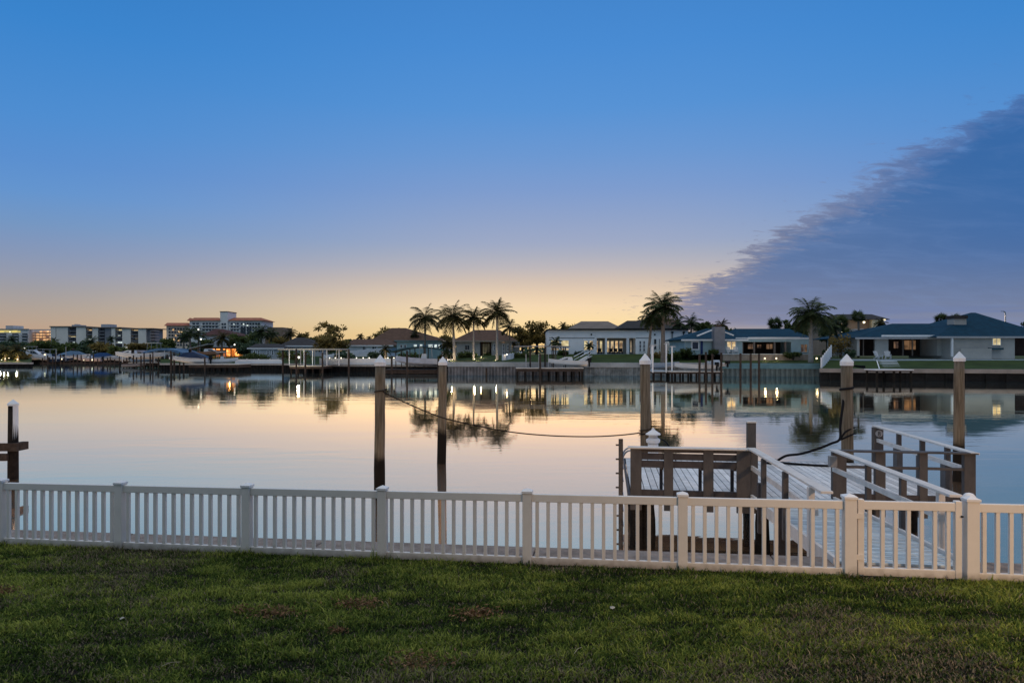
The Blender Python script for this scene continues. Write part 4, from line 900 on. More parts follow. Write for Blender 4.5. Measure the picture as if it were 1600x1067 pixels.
for a, c, y0, y1, mm in ((107, 113, 525.5, 528.5, M_lit_y), (113.5, 116, 526, 528, M_lit), (109.5, 112, 534, 536, M_lit_w), (135.5, 139, 515, 517, M_lit), (135, 138.5, 529, 531.5, M_lit_w), (140, 142, 523, 525, M_lit), (181.5, 186, 514.5, 516.5, M_lit_y), (181, 184, 522.5, 524.5, M_lit_w), (180.5, 187, 533.5, 536, M_lit_w),
                         (205.5, 212, 515.5, 517.3, M_lit), (207, 211, 527, 528.8, M_lit_y), (205, 209, 536, 538, M_lit_w), (229, 232, 522, 524, M_lit)):
    part('lit_window', mm, cc, (a, c, y0, y1, D, .3, 2.6))
bulb(197, 543.4, 300, .42, 'bright white street lamp below the long banded apartment block', M_lamp_w, 0, pz=2.0, name='street_lamp')
bulb(38, 544.5, 200, .22, 'small white street lamp above the lit lawn point at the left', M_lamp_w, 0, pz=2.0, name='street_lamp')
# red-roofed resort
D = 380.0
M_res = mat('resort_stucco', (.80, .76, .72), .9, .12, .1); M_res2 = mat('resort_tan', (.85, .66, .52), .9, .12, .1)
rs = thing('hotel_building', 'stepped hotel with red tiled eaves and a square tower', 'building', (X(340, D), D, 2), 'tall blocks behind the left shore')
part('left_wing', M_res2, rs, (260, 296, 508.5, 548, D, 18)); part('middle_wing', M_res, rs, (296.2, 345, 500.5, 548, D, 18)); part('right_wing', M_res, rs, (357, 409, 500.5, 548, D, 18))
part('tower', M_res, rs, (345.2, 356.8, 487.2, 548, D, 12, -1)); part('end_block', mat('brown_block', (.27, .19, .14), .9, .15, .1), rs, (414, 438, 511, 548, D, 16, 4))
part('tower_cap', M_roof_br, rs, (344.6, 357.4, 486.6, 487.5, D, 12.6, -1.3))
for a, c, y in ((258, 297, 508.7), (300, 344.5, 500.7), (358, 411, 500.7), (293.5, 300, 500.9)):
    hip_px('tiled_roof', M_roof_red, rs, a, c, y, a + 3, c - 3, y - 4.3, D, 18, -.8, .4)
b = MB()
for a, c, y0, n_ in ((263, 294, 512.5, 6), (300, 312, 504.5, 4), (316, 341, 504.5, 4), (360, 374, 504.5, 4), (376, 407, 504.5, 4), (347, 355, 505, 4)):
    for r_ in range(n_):
        k = max(2, int((c - a) / 4.2)); y = y0 + r_ * 5
        for i in range(k):
            q = a + (c - a) * (i + .15) / k; off = -1.06 if 345 < a < 356 else -.06
            wb(b, q, q + (c - a) / k * .66, y, y + 2.8, D, .3, off - .2)
b.build('window_rows', mat('bluish_glass', (.06, .07, .09), .15, .3, .2), rs)
part('balcony_rows', M_white, rs, *[(a, c, y + 2.9, y + 3.6, D, 1.2, -1.3) for a, c in ((300, 313, ), (315, 342), (359, 375)) for y in (504.5, 509.5, 514.5, 519.5)])
part('corner_loggia', M_glassdk, rs, (376, 384, 512, 515.5, D, .3, -.40), (386.5, 393, 512, 515.5, D, .3, -.40), (376, 384, 517, 521.5, D, .3, -.40), (386.5, 393, 517, 521.5, D, .3, -.40))
for a, y in ((270, 514), (279, 517), (283, 518), (271, 529), (278, 531), (274, 523), (380, 505.5), (386, 507.5), (365, 506)): part('lit_window', M_lit if a < 300 else M_lit_w, rs, (a, a + 2, y, y + 2.2, D, .3, -.45))

# ---------------------------------------------------------------- houses behind the left marina
D = 190.0
he = thing('house', 'tall house with dark red hipped roof below the hotel', 'house', (X(342, D), D, 2.4), 'houses on the far shore')
part('wall', M_grey, he, (322, 364, 524, 556, D, 12)); hip_px('roof', M_roof_dkred, he, 319, 367, 524, 336, 349, 514, D, 12, 0, .6)
window(he, 327, 333, 528, 535, D, M_glassdk, 1, 2, fw=.15)
D = 150.0
hp = thing('house', 'low house with a glowing orange porch and pale slanted awning', 'house', (X(342, D), D, 2.3), 'houses on the far shore')
part('back_wall', mat('orange_wall', (.5, .3, .16), .9, .15, .4), hp, (322, 366, 542, 560, D, .3, 5))
part('porch_roof', M_roof_br, hp, (320, 369, 542.5, 544.5, D, 8, -1.5))
for i in range(6): part('post', mat('brown_post', (.22, .13, .07), .8, .2, 1), hp, (323.5 + i * 8, 324.7 + i * 8, 544.6, 560, D, .25, -1.2))
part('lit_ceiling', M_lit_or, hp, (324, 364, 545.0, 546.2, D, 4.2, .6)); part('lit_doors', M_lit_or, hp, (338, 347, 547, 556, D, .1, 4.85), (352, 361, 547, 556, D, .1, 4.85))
b = MB(); b.hexa([(X(306, D), D - 3.5, Z(545.3, D)), (X(336, D), D - 3.5, Z(538.4, D)), (X(336, D), D - .3, Z(538.4, D)), (X(306, D), D - .3, Z(545.3, D)), (X(306, D), D - 3.5, Z(544.2, D)), (X(336, D), D - 3.5, Z(537, D)), (X(336, D), D - .3, Z(537, D)), (X(306, D), D - .3, Z(544.2, D))]); b.build('awning', mat('pale_awning', (.36, .38, .38), .8, .1, .5), hp)
for xx in (331, 343, 355):
    l = bpy.data.lights.new('porch_light', 'POINT'); l.energy = 130; l.color = (1, .45, .14); l.shadow_soft_size = .3; o = bpy.data.objects.new('porch_light', l); COL.objects.link(o); light_at(o, (X(xx, D), D + 1.5, Z(548, D)))
D = 140.0
hi = thing('house', 'low grey house with two hipped roofs behind the white wall', 'house', (X(425, D), D, 2.3), 'houses on the far shore')
part('wall', M_grey, hi, (392, 440, 544, 562, D, 10)); hip_px('roof', M_roof_gr, hi, 389, 442, 543.8, 400, 434, 537, D, 10, 0, .3, M_white2); hip_px('roof', M_roof_gr, hi, 438, 500, 540, 462, 476, 527.5, D + 6, 12, 0, .3, M_white2)
part('wall', M_grey, hi, (440.2, 498, 540, 562, D + 6, 11.8, .1))
for a in (396, 402.5, 417, 424): window(hi, a, a + 4, 547, 555, D, M_glassdk, 1, 2, fw=.12)
D = 135.0
hw = thing('house', 'long low white house with brown roof behind the lighted white fence', 'house', (X(580, D), D, 2.4), 'houses on the far shore')
part('wall', M_white, hw, (545, 607, 539.5, 562, D, 10)); hip_px('roof', M_roof_br, hw, 543, 612, 539.4, 552, 605, 530, D, 10, 0, .4, M_white2)
window(hw, 566, 572, 541, 548, D, M_glassdk, 2, 1, fw=.12); window(hw, 581, 589, 541, 547.5, D, M_glassdk, 2, 1, fw=.12)
D = 148.0
hb = thing('house', 'house with wide mounded brown hip roof behind the first uplit palm', 'house', (X(630, D), D, 2.4), 'houses on the far shore')
part('wall', M_cream, hb, (584, 694, 533, 562, D, 14)); hip_px('roof', M_roof_br, hb, 580, 698, 533.5, 612, 634, 512.5, D, 14, 0, .5)
D = 128.0
hl = thing('house', 'pale teal single storey house with a row of lit windows above the boat canopy', 'house', (X(655, D), D, 2.4), 'houses on the far shore')
part('wall', mat('pale_teal_wall', (.38, .54, .57), .8, .12, .4), hl, (620, 690, 533.5, 562, D, 8)); part('roof', mat('pale_teal_roof', (.15, .24, .27), .7, .2, .6), hl, (617, 692, 531.8, 533.6, D, 9, -.7))
for a, c in ((646, 652), (655.5, 661), (668.5, 677), (678, 683.5), (684.5, 688)): window(hl, a, c, 537.5, 545, D, M_lit_w, 1, 1, fw=.10)
for a in (625, 631): window(hl, a, a + 4, 538, 544, D, M_glassdk, 1, 1, fw=.1)
# brown-roofed house behind the palms
D = 118.0
ho = thing('house', 'cream house with brown hip roof and deep porch behind the four tall palms', 'house', (X(760, D), D, 2.6), 'houses on the far shore')
part('wall', M_cream, ho, (713, 743, 532, 558, D, 11), (743.2, 750, 532, 558, D, 10.9), (768, 800, 532, 558, D, 11), (800.2, 812, 534.5, 558, D + 3, 6)); part('porch_wall', mat('porch_brown', (.26, .2, .16), .85, .2, .5), ho, (750, 768, 532, 558, D, .3, 3.5))
hip_px('roof', M_roof_br, ho, 712, 803, 532.2, 741, 781, 515.5, D, 12, 0, .6, mat('beige_fascia', (.30, .26, .22), .7, .1, .5))
window(ho, 726, 734, 539, 547, D, M_glassdk, 2, 1, fm=M_cream); window(ho, 752, 765, 536, 556.5, D, emis('porch_dim', (.22, .20, .12), .25, (.03, .03, .02), .7), 3, 1, fm=M_roof_br, off=3.5)
window(ho, 771, 774, 537, 548, D, M_glassdk, 1, 2); window(ho, 785, 788, 537, 554, D, M_glassdk, 1, 3); window(ho, 792, 797.5, 538, 549, D, M_glassdk, 2, 2)
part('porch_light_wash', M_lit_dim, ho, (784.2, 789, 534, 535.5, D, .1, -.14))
# long white flat-roofed house
D = 112.0
hm = thing('house', 'long white flat-roofed modern house with columns and warmly lit rooms', 'house', (X(965, D), D, 2.98), 'houses on the far shore')
part('wall', M_white, hm, (857, 930, 515.9, 553.3, D, 14), (930.2, 993, 515.9, 528, D, 13.9), (993.2, 1075, 515.9, 553.3, D, 14)); part('roof_edge', M_black, hm, (855.5, 1077, 513.9, 515.85, D, 15, -.5))
part('soffit_shade_strip', mat('soffit_shade', (.22, .22, .23), .8, .1, .5), hm, (858, 929, 527.4, 528.4, D, .06, -.065), (994, 1018, 527.4, 528.4, D, .06, -.065))  # dark strip painted on the wall as shade below the parapet
part('porch_wall', M_cream, hm, (930.3, 992.9, 528.1, 553.3, D, .3, 2.6)); part('porch_floor', M_patio, hm, (926, 996, 553.3, 554.5, D, 4, -1.5))
for a, c in ((929.5, 932.5), (945.5, 948.5), (979, 983)): part('column', M_white2, hm, (a, c, 528.05, 553.25, D, .35, .02))
M_litroom = emis('lit_room_warm', (1, .74, .40),   .65, (.22, .12, .05), 1.5, (1.3, 1, .6))
for a, c, mm in ((860, 874.5, M_lit_y), (876, 889.5, M_lit_y)):
    window(hm, a, c, 531, 542.5, D, mm, 1, 1, fw=.12); window(hm, a, c, 543, 548, D, M_litroom, 2, 1, fw=.12)
window(hm, 911.5, 919, 531.5, 548, D, M_lit_y, 1, 2, fw=.12); window(hm, 920, 927.5, 531.5, 548, D, M_litroom, 1, 2, fw=.12)
for a, c, mm in ((934, 938.5, M_litroom), (939.5, 945, M_lit_y), (950.5, 956, M_litroom), (957, 963, M_litroom), (964, 970, M_lit), (971, 977.5, M_litroom), (984.5, 987.5, M_lit), (988.5, 991.5, M_litroom)): window(hm, a, c, 531.5, 551, D, mm, 1, 3, fw=.10, off=2.6)
for a, c in ((998, 1002.5), (1004, 1008.5)): window(hm, a, c, 532, 550, D, M_glassdk, 1, 3, fw=.12)
for a, c in ((1021, 1026), (1029, 1031.5)): window(hm, a, c, 529, 546.5, D, M_glassdk, 1, 2, fw=.08)
for a in (923, 1022): part('wall_vent', M_black, hm, (a, a + 2, 521.5, 524, D, .1, -.11))
for a in (1050, 1068): part('wall_lantern', M_black, hm, (a - 1.5, a + 1.5, 518, 520.5, D, .4, -.42), (a - .5, a + .5, 520.6, 536, D, .12, -.14))
for a, y in ((1058, 540), (1068.5, 539)):
    bulb(a, y, 110.5, .13, 'small lit globe by the white house end wall, ' + ('the left of the pair' if a < 1060 else 'the right of the pair'), M_lamp_w, 4, pz=2.6)
# patio furniture under the porch
for i, px in enumerate((937, 955, 962, 970)):
    x = X(px, D + 1); y = D + 1; z = 2.95; t = thing('patio_chair', 'dark chair on the white house porch, number ' + ('one', 'two', 'three', 'four')[i] + ' from the left', 'chair', (x, y, z), 'dark chairs on the lit porch')
    t['label'] = ('dark porch chair between the left pair of white columns', 'dark porch chair beside the second white column', 'middle dark chair in the wide porch bay', 'dark porch chair nearest the right column')[i]
    b = MB(); b.box(x - .3, x + .3, y - .3, y + .3, z + .38, z + .46); b.box(x - .3, x + .3, y + .24, y + .3, z + .46, z + .95); b.build('seat', M_black, t)
    b = MB()
    for sx in (-.26, .26):
        for sy in (-.26, .26): b.box(x + sx - .03, x + sx + .03, y + sy - .03, y + sy + .03, z, z + .38)
    b.build('leg_frame', M_black, t)
for px0, px1, pr0, pr1, pye, pyr, Db, lb in ((893, 970, 908, 950, 513.5, 502, 150, 'dim brown hipped roof rising behind the white flat house'), (972, 1064, 980, 1010, 513, 501, 140, 'dark grey gabled roof behind the white flat house and palms')):
    t = thing('house', lb, 'house', (X((px0 + px1) / 2, Db), Db, 2.6), 'houses on the far shore'); part('wall', M_grey, t, (px0 + 1, px1 - 1, pye, 545, Db, 12)); hip_px('roof', M_roof_gr if px0 > 950 else mat('dim_brown_roof', (.20, .165, .14), .8, .2, .5), t, px0, px1, pye, pr0, pr1, pyr, Db, 12)
t = thing('house', 'low brown roof seen between the palms and the round tree', 'house', (X(1040, 150), 150, 2.6), 'houses on the far shore'); part('wall', M_grey, t, (1020, 1062, 510, 545, 150, 10)); hip_px('roof', M_roof_br, t, 1018, 1064, 510, 1034, 1052, 498, 150, 10)
# teal house with chimney
D = 100.0
ht = thing('house', 'teal roofed ranch house with broad grey chimney and long dark porch', 'house', (X(1165, D), D, 3.0), 'houses on the far shore')
part('wall', M_teal, ht, (1070, 1160, 530.5, 554, D, 10), (1160.2, 1266, 527.8, 534, D, 9.5), (1236.5, 1266, 534.1, 554, D, 9.5)); part('porch_wall', mat('porch_dark_wood', (.060, .040, .030), .8, .3, .6), ht, (1160.3, 1236.3, 534.1, 554, D, .3, 4))
hip_px('roof', M_roof_teal, ht, 1068, 1163, 530.3, 1104, 1130, 513.5, D, 11, 0, .45, M_white2); hip_px('roof', M_roof_teal, ht, 1152, 1264, 527.6, 1149, 1233, 513.6, D, 12, .3, .35, M_white2)
for a0, c0, a1, c1 in ((1089, 525, 1112, 515.8), (1128, 517.5, 1146, 524)): b = MB(); b.bar(P(a0, c0, D - .7), P(a1, c1, D - .7), .5, .16); b.build('gable_trim', M_white2, ht)
part('chimney', mat('grey_chimney_block', (.24, .24, .26), .9, .15, .8), ht, (1112, 1128, 511.2, 554, D, 1.4, -1.42)); part('chimney_pot', M_roof_br, ht, (1116, 1124, 508.3, 511.1, D, .8, -1.1))
part('porch_fascia', M_white2, ht, (1167, 1247, 526.9, 529.4, D, .25, -.75))
for a in (1177.5, 1209.5, 1226.5, 1159): part('column', mat('porch_column', (.22, .17, .14), .8, .15, .8), ht, (a, a + 2.4, 534.05, 553.8, D, .3, .03))
window(ht, 1080, 1092.5, 533, 547, D, M_glassdk, 1, 1, fw=.16); window(ht, 1135, 1150, 533, 547, D, emis('lit_yellow_room', (.95, .72, .38), 1.0, (.35, .22, .10), 1.6), 2, 1, fw=.12); part('door', mat('blue_door', (.03, .05, .16), .5, .1, 1), ht, (1094.5, 1098, 533, 553, D, .08, -.085))
window(ht, 1250, 1262, 537, 551, D, M_lit_dim, 2, 1, fm=M_teal, fw=.1)
for a, c, y0, y1, mm in ((1168, 1175, 535.5, 542, M_lit), (1182, 1195, 536, 546, M_lit_dim), (1212, 1224, 536, 546, M_lit_dim), (1197, 1206, 537, 545, M_lit_dim)): window(ht, a, c, y0, y1, D, mm, 2, 1, fm=MATS['porch_dark_wood'], off=4, fw=.1)
D = 98.0
rw = thing('retaining_wall', 'tan stone retaining wall under the teal house porch', 'wall', (X(1198, D), D, 2.0)); part('stones', M_tan, rw, (1130, 1266, 553.9, 566, D, 1.2)); part('coping', M_white2, rw, (1128, 1267, 552.9, 553.8, D, 1.5, -.1))
for px, lb in ((1195, 'left round lamp in front of the tan retaining wall'), (1213, 'right round lamp in front of the tan retaining wall')): bulb(px, 560, 96.8, .13, lb, M_lamp, 25, pz=1.9)
bulb(1276, 560, 96, .14, 'small lamp at the foot of the white-trunked palm', M_lamp, 6, pz=1.8)
# two-storey house behind
D = 135.0
h2 = thing('house', 'two storey house with lit upper balcony behind the fan palms', 'house', (X(1340, D), D, 2.5), 'houses on the far shore')
part('wall', mat('tan_plaster', (.34, .25, .18), .85, .15, .4), h2, (1292, 1358, 500, 556, D, 12)); part('stair_wall', mat('pale_yellow_plaster', (.50, .47, .36), .85, .1, .4), h2, (1358.2, 1377, 499.5, 556, D, 11, -1)); hip_px('roof', M_roof_gr, h2, 1290, 1383, 499, 1308, 1362, 491, D, 12, -.5, .6)
window(h2, 1296, 1304, 502, 512, D, M_lit_w, 1, 1); window(h2, 1311, 1316, 504, 511, D, M_lit, 1, 1)
part('balcony', M_grey, h2, (1326, 1341, 515, 526, D, 2, -2.2)); part('balcony_rail', M_white2, h2, (1326, 1341, 514.6, 515.2, D, 2.1, -2.25))
for px, py, lb in ((1350, 503.5, 'warm wall lamp on the upper wall of the two storey house'), (1382, 499.5, 'bright corner floodlight under the two storey roof')): bulb(px, py, 133.3 if px < 1360 else 132, .24, lb, M_lamp, 60, post=False, col=(1, .7, .38))
for px, py, lb in ((1316, 519, 'larger lit lower window glow behind the green bush'), (1322, 530.5, 'small yellow lamp behind the right side of the green bush'), (1299, 528, 'small white lamp between the big palm and the bush')): bulb(px, py, 120, .22, lb, M_lamp, 12, pz=2.5)
# right ranch house
D = 95.0
hy = thing('house', 'wide ranch house with deep teal roof and pale block chimney at the right', 'house', (X(1470, D), D, 2.3), 'houses on the far shore')
part('wall', M_cream, hy, (1339, 1343, 528, 556, D, 9), (1369, 1390, 526, 556, D, .3, .3), (1464.5, 1471.8, 526, 556, D, 9), (1472, 1569, 527.5, 560.5, D, 10, -2)); part('porch_wall', mat('porch_brown_dark', (.055, .035, .028), .8, .3, .6), hy, (1343.2, 1464.3, 526.2, 556, D, .3, 4), (1569.2, 1700, 527, 556, D, .3, 3))
hip_px('roof', M_roof_teal, hy, 1338, 1470, 527.4, 1394, 1452, 505.6, D, 13, 0, .35, mat('pale_fascia', (.42, .43, .45), .7, .1, .5)); hip_px('roof', M_roof_teal, hy, 1465, 1640, 525.8, 1517, 1524, 488.5, D, 16, -2, .35, MATS['pale_fascia'])
part('porch_fascia', M_white2, hy, (1373, 1460, 523.6, 526.4, D, .25, -.9))
part('chimney', M_cream, hy, (1502.5, 1522, 497, 527, D, 1.6, 1.6)); part('chimney_cap', M_roof_gr, hy, (1501.5, 1523, 492, 496.9, D, 2.0, 1.4))
for a in (1354.5, 1417, 1432): part('column', MATS['porch_column'], hy, (a, a + 1.2, 526.3, 556, D, .2, 1.0))
for a, c, y0, y1 in ((1345, 1353, 532, 545), (1357, 1367, 531, 543), (1394, 1412, 530, 546), (1420, 1430, 532, 545), (1437, 1458, 530, 547)): window(hy, a, c, y0, y1, D, M_lit_dim, 2, 1, fm=MATS['porch_brown_dark'], off=4, fw=.1)
window(hy, 1534, 1547.5, 528.3, 540, D, M_lit_y, 2, 1, off=-2); part('box_awning', M_canvas_t, hy, (1528, 1548, 543.5, 546.5, D, .5, -2.52)); part('low_wall', M_cream, hy, (1480, 1526, 544.5, 560.8, D, .2, -3)); part('wall_end', M_white2, hy, (1470.5, 1473, 528, 557, D, .25, -2.3))
window(hy, 1574, 1597, 530, 553, D, M_lit_dim, 3, 1, fm=MATS['porch_brown_dark'], off=3, fw=.1)
b = MB(); Dp = 90.2; b.box(X(1325, Dp), X(1760, Dp), Dp, 96.8, 1.7, 2.29); tag(b.build('patio', M_patio), kind='structure')
part_ = thing('side_wall', 'pale blue side wall between the white fence and the right house', 'wall', (X(1326, 98), 98, 2.3)); part('wall', mat('pale_blue_wall', (.24, .33, .40), .8, .1, .5), part_, (1318, 1338, 536, 556, 98, .3))
sl = thing('street_lamp', 'thin curved street lamp pole rising behind the right house roof', 'street lamp', (X(1571, 125), 125, 2.5)); b = MB(); b.tube([(X(1571, 125), 125, 2.5), (X(1571, 125), 125, Z(490, 125)), (X(1570, 125), 125, Z(487.2, 125)), (X(1567, 125), 125, Z(486.2, 125))], .10, 8); b.build('pole', M_alu, sl); b = MB(); b.bar(P(1567.5, 486.3, 125), P(1564, 486.6, 125), .2, .12); b.build('head', M_alu, sl)

# ---------------------------------------------------------------- fences on the far shore
def white_fence(pts, D_list, h_list, label, light_at=(), pitch=None):
    root = thing('white_panel_fence', label, 'fence', P(pts[0][0], pts[0][1], D_list[0]), 'white vinyl fences on the far shore')
    for i in range(len(pts) - 1):
        a, c = P(*pts[i], D_list[i]), P(*pts[i + 1], D_list[i + 1]); L = (c - a).length; n = max(1, round(L / 2.2)); h0, h1 = h_list[i], h_list[i + 1]
        b = MB(); d = Vector((0, 0, 1)); nn = (c - a).cross(d).normalized() * .03
        b.hexa([a - nn, c - nn, c + nn, a + nn, a - nn + d * h0, c - nn + d * h1, c + nn + d * h1, a + nn + d * h0]); b.build('panel', M_white2, root)
        for k in range(n + (i == len(pts) - 2)):
            q = a.lerp(c, k / n); h = h0 + (h1 - h0) * k / n; b = MB(); b.box(q.x - .075, q.x + .075, q.y - .075, q.y + .075, q.z - .1, q.z + h + .12); b.build('post', M_white2, root)
    return root
wf = white_fence([(500, 570, ), (632, 570)], [114.3, 112.9], [1.05, 1.05], 'white panel fence topped with small lights behind the dark seawall', )
for px in (515, 524, 533, 557, 567.5, 577, 606, 615.5): b = MB(); q = P(px, 559.2, 113.7); b.ball((q.x, q.y, q.z), .09, 0, 8, 5); b.build('post_light', M_fencelight, wf)
white_fence([(506, 560, ), (575, 551.5), (600, 550.5)], [117, 126, 131], [.55, .7, .8], 'white fence rising up the slope behind the lighted fence')
white_fence([(368, 569.3), (440, 569.3)], [128, 127.2], [.95, .95], 'plain low white wall fence above the seawall left of the lit dock')
white_fence([(785, 566.5), (797, 564), (815, 557.5)], [101, 104, 114], [1.15, 1.1, .8], 'short curving white fence between the cream and the white house')
white_fence([(1283.5, 577.5), (1298.5, 557)], [81.5, 93.5], [1.35, 1.45], 'white fence running down the slope to the step in the seawall')
bulb(792, 553.8, 102, .12, 'small white lamp on the curving white fence', M_lamp_w, 8, pz=2.2)
for px, lb in ((822, 'thin white pole left of the flat boat canopy'), (842, 'thin white pole under the flat boat canopy'), (857, 'thin white pole right of the flat boat canopy')):
    t = thing('white_pole', lb, 'pole', P(px, 572, 95), 'thin white poles by the far boat lifts'); b = MB(); b.tube([P(px, 574, 95), P(px, 553, 95)], .05, 6); b.build('shaft', M_white2, t)

# ---------------------------------------------------------------- far docks, lifts, pilings
def far_dock(px0, px1, py, D, dep, label, m=None, npile=5, skirt=0.25, rail=None):
    x0, x1, z = X(px0, D), X(px1, D), Z(py, D); root = thing('far_dock', label, 'dock', ((x0 + x1) / 2, D, 0), 'docks along the far shore')
    b = MB(); b.box(x0, x1, D, D + dep, z - .12, z); b.build('deck', m or M_dockpale, root); b = MB(); b.box(x0 + .05, x1 - .05, D + .05, D + dep - .05, z - .12 - skirt, z - .123); b.build('joists', M_dockwood, root)
    for i in range(npile):
        for yy in (D + .2, D + dep - .3):
            xx = x0 + .2 + (x1 - x0 - .4) * i / max(1, npile - 1); b = MB(); b.tube([(xx, yy, -1.2), (xx, yy, z - .13 - skirt)], .13, 7); b.build('piling', M_pile, root)
    return root
def far_piling(px, D, ytop, label, r=.14, m=None):
    t = thing('dock_piling', label, 'piling', (X(px, D), D, 0), 'bare dock pilings along the far shore'); b = MB(); b.tube([(X(px, D), D, -1), (X(px, D), D, Z(ytop, D))], r, 8); b.build('post', m or M_dockwood, t)
far_dock(62, 205, 566.5, 186, 2.5, 'long low dark dock under the distant white boats', M_dockwood, 14, .3)
far_dock(200, 262, 566.3, 148, 6, 'dark dock with a skiff at its end below the blue boathouse', M_dockpale, 8, .5)
far_dock(294, 372, 568.8, 118, 6, 'wide dock with bright front edge below the covered boat', M_dockpale, 9, .5)
far_dock(452, 502, 571.5, 106, 7, 'brightly lit pale dock under the flat roofed shelter', mat('lit_dock_top', (.55, .53, .46), .7, .1, 1), 5, .35)
far_dock(598, 702, 577.5, 102, 6, 'dark dock under the teal arched boat canopy', M_dockwood, 9, .5)
far_dock(806, 912, 574.5, 90, 4, 'weathered dock in front of the white house lawn', M_dockpale, 9, .4)
far_dock(1019, 1048, 579.5, 88, 5, 'short blue grey dock beside the two palms', M_patio, 3, .2)
far_dock(1048, 1130, 580, 86, 3.2, 'long pale dock in front of the chimney house', M_dockpale, 7, .2)
far_dock(1369, 1428, 577.2, 75, 2.6, 'small floating dock at the foot of the white steps', M_boat_w, 3, .1)
for px, D, yt, lb in ((442, 109, 548, 'dark piling left of the lit dock shelter'), (463, 104, 545, 'thick dark piling standing in front of the lit dock'), (477, 104, 549, 'dark piling right of the thick piling at the lit dock'), (504, 106, 551, 'dark piling at the right end of the lit dock'), (545, 104, 546, 'lone dark piling before the lighted white fence'), (612, 101, 556, 'thin dark piling left of the arched boat canopy'), (636, 100, 548, 'dark piling crossing the canopied boat'), (267, 120, 548, 'dark piling cluster right of the blue boathouse, left one'), (272, 121, 550, 'dark piling cluster right of the blue boathouse, right one'),
                      (1093, 85, 553, 'leftmost of the piling row in front of the chimney'), (1103, 86, 550, 'piling of the row just left of the chimney'), (1113, 85, 553, 'piling of the row in front of the chimney'), (1127, 85, 551, 'piling with pale side right of the chimney'), (1157, 85, 552, 'piling below the lit window of the chimney house'), (1173, 85, 553, 'second piling from the right before the tan wall'), (1186, 85, 553, 'rightmost piling before the tan retaining wall'), (760, 97, 575, 'short stub piling at the ribbed seawall'), (844, 90, 553, 'dark piling left in the weathered dock'), (685, 100, 560, 'grey piling right of the canopied boat'), (320, 117, 558, 'dark piling at the wide bright-edged dock')): far_piling(px, D, yt, lb)
def canopy(px0, px1, py, D, dep, label, m, arc=0.0, th=.12, posts=((0, 0)), pyb=576, name='boat_canopy', pm=None, pr=.07):
    x0, x1, z = X(px0, D), X(px1, D), Z(py, D); root = thing(name, label, 'boat canopy', ((x0 + x1) / 2, D, 0), 'boat lift canopies on the far shore'); b = MB(); n = 10
    for i in range(n):
        u0, u1 = i / n, (i + 1) / n; za, zb_ = z + arc * (1 - (2 * u0 - 1) ** 2), z + arc * (1 - (2 * u1 - 1) ** 2); xa, xb = x0 + (x1 - x0) * u0, x0 + (x1 - x0) * u1
        b.hexa([(xa, D, za - th), (xb, D, zb_ - th), (xb, D + dep, zb_ - th), (xa, D + dep, za - th), (xa, D, za), (xb, D, zb_), (xb, D + dep, zb_), (xa, D + dep, za)])
    b.build('canopy_roof', m, root)
    for px in posts:
        for yy in (D + .3, D + dep - .4):
            b = MB(); u = (px - px0) / (px1 - px0); zt = z + arc * (1 - (2 * u - 1) ** 2) - th - .003; b.tube([(X(px, D), yy, Z(pyb, D) if pyb else -1), (X(px, D), yy, zt)], pr, 7); b.build('post', pm or M_white2, root)
    return root
canopy(434, 531, 544.6, 107, 6.5, 'flat pale roof on white posts over the lit dock', mat('pale_shelter_roof', (.34, .34, .32), .7, .1, .5), 0, .22, (451, 474, 487.5, 510, 529), 571, 'dock_shelter')
canopy(609, 701, 549, 103, 6, 'dark teal arched boat canopy right of the thick near piling', M_canvas_t, .75, .22, (618, 640, 662, 690), 577, pm=M_dockwood)
canopy(803, 891, 540.6, 91, 4, 'thin flat grey boat canopy in front of the white house', mat('grey_canopy', (.22, .23, .25), .7, .1, .5), .05, .13, (829, 853, 865, 884), 574, pm=M_dockwood)
canopy(221, 285, 551, 145, 8, 'long blue barrel-roofed boathouse canopy on the left', M_canvas, .95, .5, (224, 240, 256, 272, 283), 567, pm=M_white2)
canopy(188, 224, 549.5, 170, 7, 'low grey purple boathouse roof left of the blue one', mat('mauve_roof', (.22, .22, .27), .8, .15, .5), .35, .3, (190, 207, 222), 566)
bulb(467, 558.2, 105.5, .17, 'bright lamp hanging on the lit dock shelter', M_lamp_w, 220, pz=1.2, col=(1, .88, .62))
for px, py, lb in ((310, 514.8, 'small white lamp high beside the tall left palms'), (314, 530, 'small white lamp lower beside the tall left palms'), (366.5, 538.5, 'round white lamp right of the orange porch'), (419, 555.5, 'left small lamp above the plain white wall fence'), (428, 555.5, 'right small lamp above the plain white wall fence')): bulb(px, py, 145, .17, lb, M_lamp_w, 0, pz=2.3)
for a, c, lb in ((826, 834, 'left'), (825, 834, 'right')):
    pass
bulb(829, 544.5, 98, .10, 'small warm lamp under the flat grey boat canopy', M_lamp, 10, pz=1.9)
# boat lifts (white/grey posts) at the short dock
for px, y0, D, lb in ((1020, 539, 88, 'left tall white boat lift post at the short dock'), (1041, 537, 88, 'right tall white boat lift post at the short dock'), (1050, 541, 87, 'grey boat lift post at the head of the long pale dock'), (1018, 541, 93, 'rear white boat lift post beside the palm trunks')):
    t = thing('boat_lift_post', lb, 'boat lift', P(px, 580, D), 'boat lift posts by the two palms'); b = MB(); b.tube([P(px, 582, D), P(px, y0, D)], .09, 7); b.build('post', M_white2, t); b = MB(); b.bar(P(px, y0 + .5, D) + Vector((-.3, 0, 0)), P(px, y0 + .5, D) + Vector((.45, 0, 0)), .14, .12); b.build('arm', M_grey, t)
